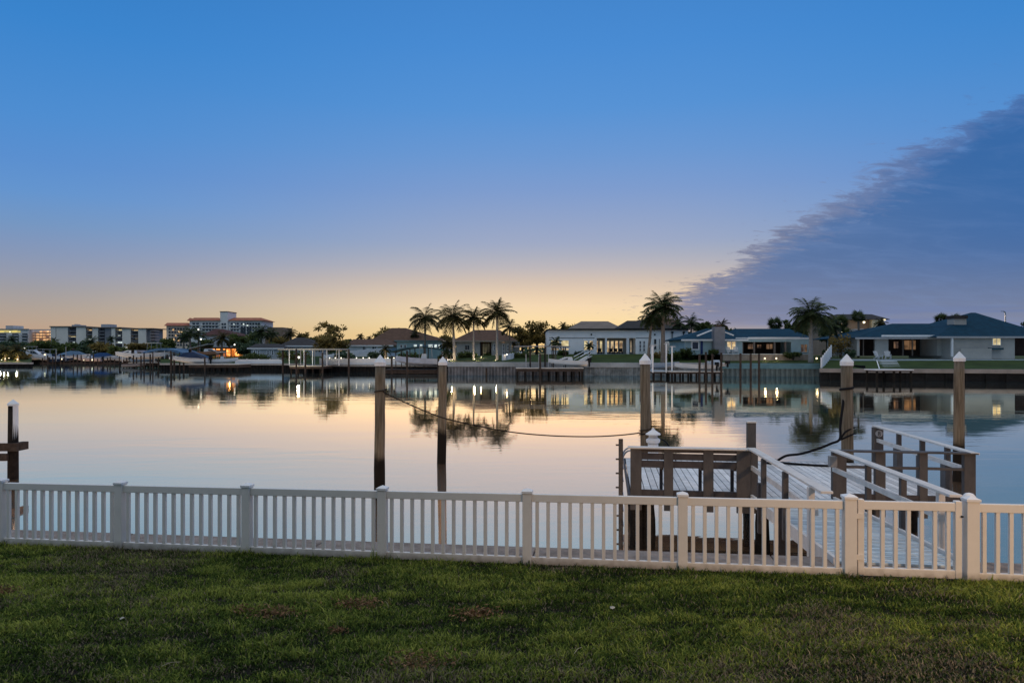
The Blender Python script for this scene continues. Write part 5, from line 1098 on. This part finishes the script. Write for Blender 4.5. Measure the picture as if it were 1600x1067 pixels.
# gangway to the weathered dock
t = thing('far_gangway', 'small white railed gangway up to the white house lawn', 'gangway', P(912, 568, 92)); b = MB(); b.bar(P(902, 567.5, 92), P(921, 556, 104), .9, .1); b.build('ramp', M_dockpale, t)
for sx in (-.45, .45): b = MB(); o = Vector((sx, 0, .9)); b.bar(P(902, 567.5, 92) + o, P(921, 556, 104) + o, .07, .07); b.bar(P(902, 567.5, 92) + o * .5 + Vector((sx * .5, 0, 0)), P(921, 556, 104) + o * .5 + Vector((sx * .5, 0, 0)), .05, .05); b.build('handrail', M_white2, t)
# steps on the right lawn
t = thing('garden_steps', 'white steps from the right patio down to the floating dock', 'steps', P(1382, 577, 80)); n = 5
for i in range(n): u = i / n; q0 = P(1371 + 4 * u, 563.5 + 12.5 * u, 90 - 9 * u); b = MB(); b.box(q0.x, q0.x + 2.05, q0.y - 1.0, q0.y - .1, q0.z - .22, q0.z); b.build('tread', M_white2, t)
b = MB(); b.bar(P(1370, 564.5, 90), P(1374, 577.5, 80), .1, .3); b.build('stringer', M_white2, t)

M_chair = mat('faded_white_chair', (.5, .52, .54), .6, .1, 2)
def adirondack(px, py, D, rz, label):
    MB.local = True; q = P(px, py, D); root = thing('lawn_chair', label, 'chair', (0, 0, 0), 'white slatted lawn chairs on the right patio'); 
    b = MB(); b.bar((0, .32, .36), (0, -.25, .24), .55, .04); b.build('seat', M_chair, root)
    b = MB()
    for i in range(5): b.bar((-.24 + .12 * i, -.22, .25), (-.30 + .15 * i, -.62, 1.0 + .06 * (1 - abs(i - 2) / 2)), .10, .03)
    b.build('backrest', M_chair, root)
    for s in (-1, 1):
        b = MB(); b.bar((s * .34, .38, .56), (s * .34, -.35, .56), .13, .03); b.build('armrest', M_chair, root); b = MB(); b.bar((s * .30, .30, 0), (s * .30, .30, .545), .07, .07); b.bar((s * .30, .30, .33), (s * .30, -.55, .03), .05, .09); b.build('leg', M_chair, root)
    MB.local = False; root.location = world(q); root.rotation_euler = (0, 0, rz)
    for c in root.children: c.location = (0, 0, 0)
adirondack(1373, 560.6, 91.0, radians(200), 'left white slatted lawn chair above the white steps'); adirondack(1387.5, 560.6, 91.2, radians(160), 'right white slatted lawn chair above the white steps')
adirondack(1140, 553.0, 98.6, radians(190), 'white slatted chair under the lit window of the chimney house'); adirondack(1150, 553.0, 98.7, radians(170), 'second white slatted chair, right of the one under the lit window')

# ---------------------------------------------------------------- boats
def boat(px, py, D, L, rz, label, hull=None, style='cuddy', z=None, cover=None, group='boats moored along the far shore'):
    """py = pixel row of the keel line; rz = heading of the bow"""
    MB.local = True; q = P(px, py, D); root = thing('motor_boat', label, 'boat', (0, 0, 0), group); B = L * .17; n = 9; b = MB(); st = []
    for i in range(n):
        t = i / (n - 1); w = B * (1 - t ** 2.6) * (.93 + .07 * min(1, t * 5)); sh = L * .135 * (1 + .45 * t * t); ch = L * .045 + L * .07 * t ** 3; x = -L / 2 + L * t
        st.append([(x, -w, sh), (x - .0, -w * .86, ch), (x, 0, L * .10 * t ** 4), (x, w * .86, ch), (x, w, sh)])
    for i in range(n - 1):
        for k in range(4): b.quad(st[i][k], st[i + 1][k], st[i + 1][k + 1], st[i][k + 1])
    b.quad(st[0][0], st[0][1], st[0][3], st[0][4]); b.tri(st[0][1], st[0][2], st[0][3]); b.build('hull', hull or M_boat_w, root)
    b = MB()
    for i in range(n - 1): b.quad((st[i][0][0], st[i][0][1] * .95, st[i][0][2] - .02), (st[i][4][0], st[i][4][1] * .95, st[i][4][2] - .02), (st[i + 1][4][0], st[i + 1][4][1] * .95, st[i + 1][4][2] - .02), (st[i + 1][0][0], st[i + 1][0][1] * .95, st[i + 1][0][2] - .02))
    b.build('deck', M_boat_w, root); sh = L * .135
    if style == 'covered':
        b = MB(); pr = [(-.5, .0), (-.42, .05), (-.1, .15), (.12, .14), (.32, .06), (.48, .02)]
        for i in range(5):
            x0, x1 = pr[i][0] * L, pr[i + 1][0] * L; w0, w1 = B * 1.03 * (1 - max(0, pr[i][0] + .5) ** 2.6), B * 1.03 * (1 - (pr[i + 1][0] + .5) ** 2.6); za, zb_ = sh * 1.1 + pr[i][1] * L, sh * 1.1 + pr[i + 1][1] * L
            for s in (-1, 1): b.quad((x0, s * w0, sh * .9), (x1, s * w1, sh * (.9 + .4 * (i / 5) ** 2)), (x1, s * w1 * .35, zb_), (x0, s * w0 * .35, za))
            b.quad((x0, -w0 * .35, za), (x1, -w1 * .35, zb_), (x1, w1 * .35, zb_), (x0, w0 * .35, za))
        b.build('cover', cover or M_boat_b, root)
    if style in ('cuddy', 'cruiser'):
        b = MB(); h = L * (.10 if style == 'cuddy' else .17); b.hexa([(-L * .12, -B * .75, sh), (L * .26, -B * .5, sh * 1.15), (L * .26, B * .5, sh * 1.15), (-L * .12, B * .75, sh), (-L * .1, -B * .62, sh + h), (L * .08, -B * .5, sh + h), (L * .08, B * .5, sh + h), (-L * .1, B * .62, sh + h)]); b.build('cabin', M_boat_w, root)
        b = MB(); b.hexa([(L * .02, -B * .66, sh + h * .35), (L * .24, -B * .5, sh + h * .2), (L * .24, B * .5, sh + h * .2), (L * .02, B * .66, sh + h * .35), (L * .0, -B * .58, sh + h * .82), (L * .12, -B * .5, sh + h * .78), (L * .12, B * .5, sh + h * .78), (L * .0, B * .58, sh + h * .82)]); b.build('windscreen', M_glassdk, root)
    if style in ('console', 'cruiser'):
        zt = sh + L * (.26 if style == 'cruiser' else .24); b = MB(); b.box(-L * .2, L * .1, -B * .7, B * .7, zt, zt + .07); b.build('hard_top', cover or M_boat_w, root); b = MB()
        for xx in (-L * .17, L * .07):
            for s in (-1, 1): b.tube([(xx, s * B * .6, sh * .9), (xx * .9, s * B * .62, zt)], .035, 5)
        b.build('top_frame', M_alu, root)
        if style == 'console': b = MB(); b.hexa([(-L * .08, -B * .3, sh * .5), (L * .06, -B * .3, sh * .5), (L * .06, B * .3, sh * .5), (-L * .08, B * .3, sh * .5), (-L * .06, -B * .28, sh + L * .1), (L * .02, -B * .28, sh + L * .1), (L * .02, B * .28, sh + L * .1), (-L * .06, B * .28, sh + L * .1)]); b.build('console', M_boat_w, root)
    if style != 'cruiser':
        b = MB(); b.box(-L / 2 - .55, -L / 2 - .1, -.22, .22, sh * .7, sh * 1.55); b.box(-L / 2 - .42, -L / 2 - .22, -.08, .08, -.1, sh * .7); b.build('outboard_motor', M_black, root)
    MB.local = False; root.location = world(q); root.rotation_euler = (0, 0, rz)
    for c in root.children: c.location = (0, 0, 0)
    return root
boat(50, 562.5, 192, 9.5, radians(5), 'white cabin cruiser nearest the lit lawn point', None, 'cruiser')
boat(76, 564, 188, 8.5, radians(172), 'low white open boat right of the cabin cruiser', None, 'console')
boat(97, 565.5, 187, 6.0, radians(60), 'small dark navy boat below the red brown hut', M_boat_n, 'cuddy')
boat(116, 562, 195, 8.5, radians(8), 'pale boat with blue cover below the apartment block', None, 'covered', cover=mat('pale_blue_cover', (.12, .2, .3), .8, .2, 1))
boat(139, 565, 186, 6.5, radians(185), 'pinkish white boat with two lamps at its rail', mat('pinkish_gelcoat', (.5, .42, .42), .4, .1, 1), 'cuddy')
boat(161, 563.5, 190, 7.5, radians(3), 'blue covered boat right of the boat with two lamps', None, 'covered', cover=M_boat_b)
boat(186, 564, 184, 6.5, radians(178), 'grey white boat tied left of the mauve boathouse roof', mat('grey_gelcoat', (.34, .36, .4), .4, .1, 1), 'console'); boat(226, 565.5, 150, 5.5, radians(6), 'small grey blue boat low under the blue barrel roof', mat('grey_blue_hull', (.22, .28, .36), .4, .1, 1), 'cuddy'); boat(64, 560.5, 198, 7.0, radians(30), 'blue hulled boat behind the low white open boat', M_boat_n, 'cruiser'); boat(348, 567.5, 121, 5.2, radians(10), 'small white boat right of the navy covered speedboat', None, 'console')
boat(205, 559.5, 165, 8.0, radians(176), 'white boat raised on a lift below the grey purple roof', None, 'cuddy')
boat(244, 561, 146, 9.0, radians(4), 'white boat stored under the blue barrel roof', None, 'console')
boat(275, 564.5, 124, 4.2, radians(150), 'little white dinghy between boathouse and covered boat', None, 'cuddy')
boat(298, 567.5, 120, 6.6, radians(176), 'navy covered speedboat on the wide bright-edged dock', M_boat_w, 'covered', cover=M_boat_n)
boat(326, 556.5, 140, 6.5, radians(10), 'orange lit boat beside the glowing porch', mat('rusty_orange_hull', (.40, .20, .12), .5, .1, 1), 'cuddy')
boat(661, 572.5, 103.5, 8.2, radians(188), 'white and blue boat hanging under the teal arched canopy', mat('white_blue_hull', (.42, .47, .58), .35, .15, 1), 'console', cover=M_boat_b)
boat(209, 573.5, 143, 4.4, radians(20), 'little skiff tied at the end of the dark dock', mat('grey_skiff', (.2, .2, .22), .5, .1, 1), 'plain')
boat(887, 572, 91.5, 5.2, radians(184), 'small white boat on the weathered dock under the flat canopy', None, 'cuddy')
boat(1036, 575.5, 90, 4.6, radians(12), 'pale dinghy resting on the short blue grey dock', mat('pale_dinghy', (.34, .38, .44), .5, .1, 1), 'plain')
boat(1085, 578.5, 87, 5.0, radians(178), 'low pale skiff lying along the long pale dock', None, 'plain')
boat(1118, 572, 88.5, 3.4, radians(120), 'small white watercraft between the pilings by the chimney', None, 'cuddy')
for px, py, lb in ((132, 562.6, 'left lamp at the rail of the pinkish boat'), (144.5, 562.2, 'right lamp at the rail of the pinkish boat'), (96, 561, 'pink lamp over the small dark navy boat'), (70, 554.2, 'lamp above the low white open boat')): bulb(px, py, 183, .22, lb, M_lamp, 0, pz=.8)
t = thing('hut', 'small red brown hut behind the distant boats', 'hut', P(98, 560, 215), None); part('wall', mat('red_brown_wall', (.16, .07, .06), .9, .2, .6), t, (91, 105, 546, 562, 215, 4)); hip_px('roof', M_roof_dkred, t, 90, 106, 546, 96, 100, 541, 215, 4, 0, .2)

rm = random.Random(21)
for i in range(34):
    px = 66 + i * 6.6 + rm.random() * 4; D = 182 if px < 200 else 143 if px < 262 else 122
    far_piling(px, D, 553 + rm.random() * 9 if px < 200 else 549 + rm.random() * 12, 'slender dark piling standing among the moored boats of the left marina', .12 + .05 * rm.random())
for px, y0, lb in ((103, 541, 'bare mast of a small boat below the left end of the banded block'), (88, 546, 'short pale mast beside the red brown hut'), (312.5, 527, 'tall pale flagpole left of the orange porch')):
    t = thing('mast', lb, 'mast', P(px, 562, 160), 'masts in the left marina'); b = MB(); b.tube([P(px, 564, 160), P(px, y0, 160)], .07, 6); b.build('shaft', M_alu, t)
# ---------------------------------------------------------------- palms and trees
palm(664, 126, 481, 558, 29, 'leftmost of the four tall feather palms, its trunk unlit', 1, 22, .2, droop=1.25)
palm(707.5, 103, 479, 562.5, 31, 'tall palm with brightest uplit trunk by the seawall', 2, 26, .22, mt=M_trunk_w, droop=1.1, lean=-.25)
palm(740, 104, 483, 562, 25, 'slender tall palm in front of the brown roof', 3, 22, .17, mt=M_trunk_w, droop=1.0)
palm(776.5, 103, 472.5, 564, 29, 'tallest of the four uplit palms, at their right end', 4, 24, .2, mt=M_trunk_w, droop=.85)
palm(796, 115, 502, 557, 17, 'short palm right of the tallest uplit palm', 5, 14, .14, droop=.8)
palm(1036, 93, 461.5, 572, 33, 'large dark palm before the right end of the white house', 6, 36, .3, m=M_palm2, droop=1.0)
palm(1018.5, 94, 486, 568, 22, 'smaller leaning palm touching the large dark palm', 7, 24, .2, m=M_palm2, droop=1.2, lean=.5)
palm(1267, 94.5, 472.5, 567, 36, 'big palm with whitewashed trunk beside the sloping white fence', 8, 38, .27, m=M_palm2, mt=M_trunk_w, droop=1.15, basebulge=1.5)
palm(1297, 100, 499, 560, 20, 'dark palm just behind the big whitewashed palm', 36, 20, .2, m=M_palm2, droop=1.1); palm(1060, 122, 497, 548, 15, 'palm crown behind the right corner of the white house', 37, 15, .18, m=M_palm2); palm(648, 150, 517, 548, 9, 'small palm tip between mounded roof and first tall palm', 38, 12, .16); palm(1002, 160, 497, 540, 10, 'distant palm tip left of the large dark palm', 39, 12, .18)
palm(602, 120, 540, 562, 11, 'short uplit palm behind the lighted white fence', 9, 13, .2)
palm(698, 106, 529, 563, 15, 'low uplit palm with twin look beside the brightest trunk', 10, 14, .2)
palm(697, 99.5, 545, 565, 9, 'tiny dark palm at the seawall right of the boat canopy', 11, 12, .12, m=M_palm2)
palm(8, 160, 541, 563.5, 15, 'left uplit palm on the lawn point', 12, 15, .25); palm(28, 159, 539, 563.5, 15, 'right uplit palm on the lawn point', 13, 15, .25)
palm(18, 330, 525, 549, 10, 'palm in front of the cut-off apartment block', 14, 13, .25, m=M_palm2); palm(84, 235, 529, 556, 9, 'palm at the left corner of the banded apartment block', 15, 14, .2, m=M_palm2)
palm(143, 240, 527, 556, 13, 'palm in the middle of the banded apartment block', 16, 16, .22, m=M_palm2); palm(174, 260, 525, 552, 8, 'thin palm right of the middle of the banded apartment block', 17, 12, .2, m=M_palm2)
palm(297, 152, 512.5, 557, 17, 'tall palm before the left wing of the hotel', 18, 17, .22, m=M_palm2); palm(310, 158, 515, 556, 13, 'palm right next to the tall palm before the hotel', 19, 15, .2, m=M_palm2); palm(287, 175, 520, 555, 12, 'shorter palm left of the tall palm before the hotel', 20, 14, .2, m=M_palm2)
palm(347, 146, 520, 557, 16, 'palm standing before the orange porch', 21, 16, .2); palm(409, 168, 509, 552, 17, 'tall palm before the right wing of the hotel', 22, 17, .22, m=M_palm2); palm(424, 172, 514, 552, 14, 'palm overlapping the brown end block of the hotel', 23, 15, .2, m=M_palm2)
palm(454, 190, 514, 548, 13, 'lone palm against the orange sky right of the hotel', 24, 15, .2); palm(563, 185, 522, 548, 8, 'small distant palm right of the bare-branched tree', 25, 12, .18); palm(577, 190, 526, 548, 8, 'smallest distant palm left of the mounded roof', 26, 12, .18)
palm(880, 170, 504, 540, 9, 'small palm tip above the left end of the white house', 27, 13, .18); palm(1080, 126, 494, 546, 19, 'palm left of the chimney house roof', 28, 17, .2, m=M_palm2); palm(1128, 130, 501, 546, 13, 'palm tip showing above the grey chimney', 29, 14, .2); palm(1376, 122, 499, 530, 12, 'low palm lit by the corner floodlight', 30, 14, .18)
palm(868, 99, 528, 566, 13, 'small palm in front of the lit left windows of the white house', 33, 13, .13, m=M_palm2); palm(921, 103, 535, 560, 9, 'tiny palm shading the lit middle windows of the white house', 34, 12, .12, m=M_palm2)
fan_palm(1211, 132, 492, 545, 15, 'fan palm above the middle of the chimney house roof', 31); fan_palm(1313, 106, 488, 556, 17, 'left fan palm before the two storey house', 32); fan_palm(1341, 104, 480.5, 556, 15, 'right and taller fan palm before the two storey house', 33, 30)
fan_palm(1470, 118, 486, 535, 13, 'left fan palm peeking over the right ranch roof', 34); fan_palm(1491, 119, 487.5, 535, 12, 'right fan palm peeking over the right ranch roof', 35)
T_ = [(64, 208, 534, 559, 25, 'rounded dark tree behind the cabin cruiser', M_leaf, 1500), (110, 228, 537, 558, 17, 'dark tree left of the palm at the banded block', M_leaf, 900), (160, 226, 534, 558, 20, 'dark bushy tree under the middle of the banded block', M_leaf2, 1100), (187, 220, 541, 558, 12, 'small dark tree left of the mauve boathouse roof', M_leaf, 700), (215, 250, 536, 552, 22, 'wide dark tree under the right end of the banded block', M_leaf2, 1100),
      (20, 300, 535, 552, 24, 'dark trees massed behind the lawn point', M_leaf3, 900), (262, 260, 530, 555, 14, 'dark tree at the left foot of the hotel', M_leaf, 900), (322, 170, 532, 556, 16, 'dark tree between the tall palms and the red-roofed house', M_leaf, 900), (372, 158, 522, 558, 17, 'dark tree right of the red-roofed house', M_leaf, 1300), (386, 148, 532, 563, 26, 'broad dark tree left of the grey house', M_leaf3, 1700), (398, 185, 520, 552, 20, 'dark tree under the right wing of the hotel', M_leaf, 1100), (440, 200, 528, 552, 22, 'low dark tree behind the grey house', M_leaf2, 1000), (474, 165, 519, 550, 15, 'thin tree behind the second grey roof', M_leaf2, 800),
      (517, 127, 524, 560, 31, 'dense green tree above the flat dock shelter', M_leaf2, 2600), (610, 175, 514, 548, 22, 'dark tree left of the mounded brown roof', M_leaf2, 1200), (838, 124, 504, 556, 24, 'tall rounded olive tree left of the white house', M_leaf2, 2300), (815, 122, 511, 557, 22, 'lower olive tree joined to the rounded tree', M_leaf2, 2000), (898, 168, 507, 532, 20, 'dim tree tops above the white house left end', M_leaf2, 900), (1098, 130, 502, 548, 15, 'dark round tree between the white house and the chimney', M_leaf, 1200), (1068, 132, 506, 548, 12, 'dark tree at the right end of the white house', M_leaf3, 900), (1233, 134, 499, 545, 14, 'dark tree between fan palm and big whitewashed palm', M_leaf, 900), (1292, 118, 505, 552, 15, 'dark tree behind the sloping white fence', M_leaf3, 1200), (500, 170, 528, 548, 30, 'low dark trees left of the green tree', M_leaf, 1000), (705, 150, 526, 552, 14, 'distant low tree between the first two tall palms', M_leaf2, 700), (1333, 112, 520, 552, 12, 'dark tree below the taller fan palm', M_leaf, 900), (545, 165, 532, 552, 22, 'low dark tree right of the green tree', M_leaf, 800)]
T_ += [(96, 205, 538, 560, 15, 'dark tree beside the red brown hut', M_leaf, 800), (130, 200, 541, 559, 14, 'low dark tree above the boat with two lamps', M_leaf3, 700), (178, 196, 542, 559, 13, 'low dark tree above the blue covered boat', M_leaf, 700), (305, 165, 536, 558, 14, 'dark undergrowth tree at the foot of the tall left palms', M_leaf3, 800), (250, 175, 539, 553, 20, 'low dark tree line behind the blue boathouse', M_leaf, 900), (5, 200, 541, 558, 22, 'dark tree at the left edge behind the lawn point', M_leaf3, 800), (596, 168, 521, 550, 18, 'dark tree over the long brown roof', M_leaf2, 900), (640, 172, 519, 548, 24, 'low dark tree behind the pale teal house', M_leaf2, 1000), (690, 160, 524, 552, 16, 'dark tree behind the second tall palm', M_leaf2, 900), (860, 150, 509, 545, 16, 'olive tree touching the left end of the white house', M_leaf2, 900), (930, 175, 506, 535, 16, 'dim tree top behind the middle of the white house', M_leaf2, 700), (1112, 134, 505, 548, 15, 'dark tree directly left of the chimney top', M_leaf, 1000), (1145, 150, 508, 545, 16, 'low dark tree above the chimney house left roof', M_leaf3, 800), (1250, 128, 503, 552, 16, 'dark tree behind the big whitewashed palm', M_leaf, 1100), (1322, 118, 505, 556, 15, 'dark leafy tree between the two fan palms', M_leaf, 1100), (1362, 130, 512, 545, 12, 'dark tree right of the taller fan palm', M_leaf3, 700), (136, 300, 533, 553, 18, 'distant tree below the left penthouse of the banded block', M_leaf3, 700), (240, 290, 535, 553, 18, 'distant tree between banded block and hotel', M_leaf3, 700), (345, 210, 522, 555, 18, 'tree crown on the right of the dark red roof', M_leaf, 900), (420, 150, 536, 562, 20, 'dark tree rising behind the first grey roof', M_leaf, 1000), (1607, 118, 500, 556, 18, 'dark tree at the right edge beyond the ranch roof', M_leaf3, 900)]
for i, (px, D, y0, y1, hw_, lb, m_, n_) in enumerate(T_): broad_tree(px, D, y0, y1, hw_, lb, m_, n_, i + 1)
broad_tree(517, 131, 503.5, 558, 32, 'airy bare-branched tree with scattered leaf tufts against the sunset', M_leaf2, 750, 40, True, low=.5)
for i, (px, D, y0, y1, hw_, lb, m_) in enumerate([(1311, 96, 518, 557, 17, 'large round green bush right of the sloping white fence', M_leaf2), (731, 110, 548, 562, 14, 'clipped green hedge before the cream house wall', M_leaf), (460, 122, 546, 565, 24, 'dark hedge behind the flat dock shelter', M_leaf), (1030, 104, 546, 566, 12, 'leafy shrub between the palm trunks and the white house', M_leaf2), (1075, 100, 541, 560, 13, 'dark shrub at the left corner of the chimney house', M_leaf), (1115, 98.2, 545, 555, 8, 'small dark shrub at the chimney foot', M_leaf), (694, 108, 552, 566, 10, 'dark shrub behind the low uplit palm', M_leaf), (530, 120, 548, 562, 22, 'dark shrub behind the fence lights', M_leaf3), (1052, 99, 548, 566, 10, 'dark shrub behind the boat lift posts', M_leaf), (880, 110, 546, 556, 8, 'low shrub under the lit left windows', M_leaf), (20, 166, 552, 563, 26, 'dark shrub mass between the two uplit palms', M_leaf2), (812, 108, 549, 562, 14, 'dark shrub under the flat grey boat canopy', M_leaf), (905, 110, 548, 557, 7, 'low shrub between the two lit window groups', M_leaf3), (1062, 100.5, 548, 562, 10, 'shrub below the white house end wall', M_leaf3), (1240, 97, 549, 560, 12, 'dark shrub right of the tan retaining wall', M_leaf), (645, 119, 549, 566, 22, 'dark hedge behind the canopied boat', M_leaf), (588, 122, 547, 562, 12, 'rounded shrub left of the short uplit palm', M_leaf3), (400, 134, 550, 566, 24, 'dark hedge behind the plain white wall fence', M_leaf), (1330, 94, 545, 560, 8, 'dark shrub at the left end of the right patio', M_leaf3), (762, 117.6, 551, 559, 5, 'small shrub on the cream house porch', M_leaf), (1292, 100, 545, 560, 7, 'shrub on the left side of the sloping white fence', M_leaf3)]):
    bush(px, D, y0, y1, hw_, lb, m_, 900 if hw_ > 12 else 450, i + 1)
# far wooded skyline that reads as one mass
def woods():
    r = random.Random(5); cl = []
    for i in range(300):
        px = -500 + 2700 * i / 300; D = 330 + 180 * r.random(); zt = Z(540 + 5 * r.random() - 3 * (r.random() < .15), D); h = zt - 2
        cl.append((X(px, D), D, 2 + h * .5, 8 + 5 * r.random(), 6, h * .52))
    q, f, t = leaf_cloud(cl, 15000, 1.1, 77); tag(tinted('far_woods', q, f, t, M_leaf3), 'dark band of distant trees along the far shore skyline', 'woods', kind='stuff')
woods()
# garden uplights at the palm feet
for px, py, D, lb, w in ((706.5, 561.8, 102, 'bright garden uplight at the foot of the brightest palm trunk', 45), (741.5, 561, 103, 'garden uplight at the foot of the slender palm', 40), (752, 557.5, 109, 'garden spotlight on the lawn right of the slender palm', 20), (775, 563, 102, 'garden uplight at the foot of the tallest palm', 14), (603, 559.8, 119, 'garden uplight under the short palm behind the fence', 35), (27.5, 561.5, 158, 'uplight under the right palm on the lawn point', 90), (8, 560.5, 159, 'uplight under the left palm on the lawn point', 60), (14, 559.5, 159, 'small uplight between the palms on the lawn point', 25), (2.5, 562.3, 157, 'lamp at the left edge of the lawn point', 20), (697, 561, 105, 'dim uplight under the low twin-look palm', 25)):
    bulb(px, py, D, .075 if D < 140 else .11, lb, M_lamp, w * 3, post=True, pz=Z(py, D) - .3, name='garden_uplight', group='garden uplights under the far palms', off=(0, -.1, .1))

# ---------------------------------------------------------------- render settings
scn.render.engine = 'CYCLES'
scn.view_settings.view_transform = 'Standard'; scn.view_settings.look = 'None'; scn.view_settings.exposure = 0; scn.view_settings.gamma = 1
scn.cycles.use_denoising = True
try: scn.cycles.denoiser = 'OPENIMAGEDENOISE'
except Exception: pass
scn.cycles.max_bounces = 6; scn.cycles.diffuse_bounces = 2; scn.cycles.glossy_bounces = 3; scn.cycles.transmission_bounces = 2; scn.cycles.transparent_max_bounces = 4
scn.cycles.sample_clamp_indirect = 6; scn.cycles.caustics_reflective = True; scn.cycles.blur_glossy = .6; scn.cycles.caustics_refractive = False
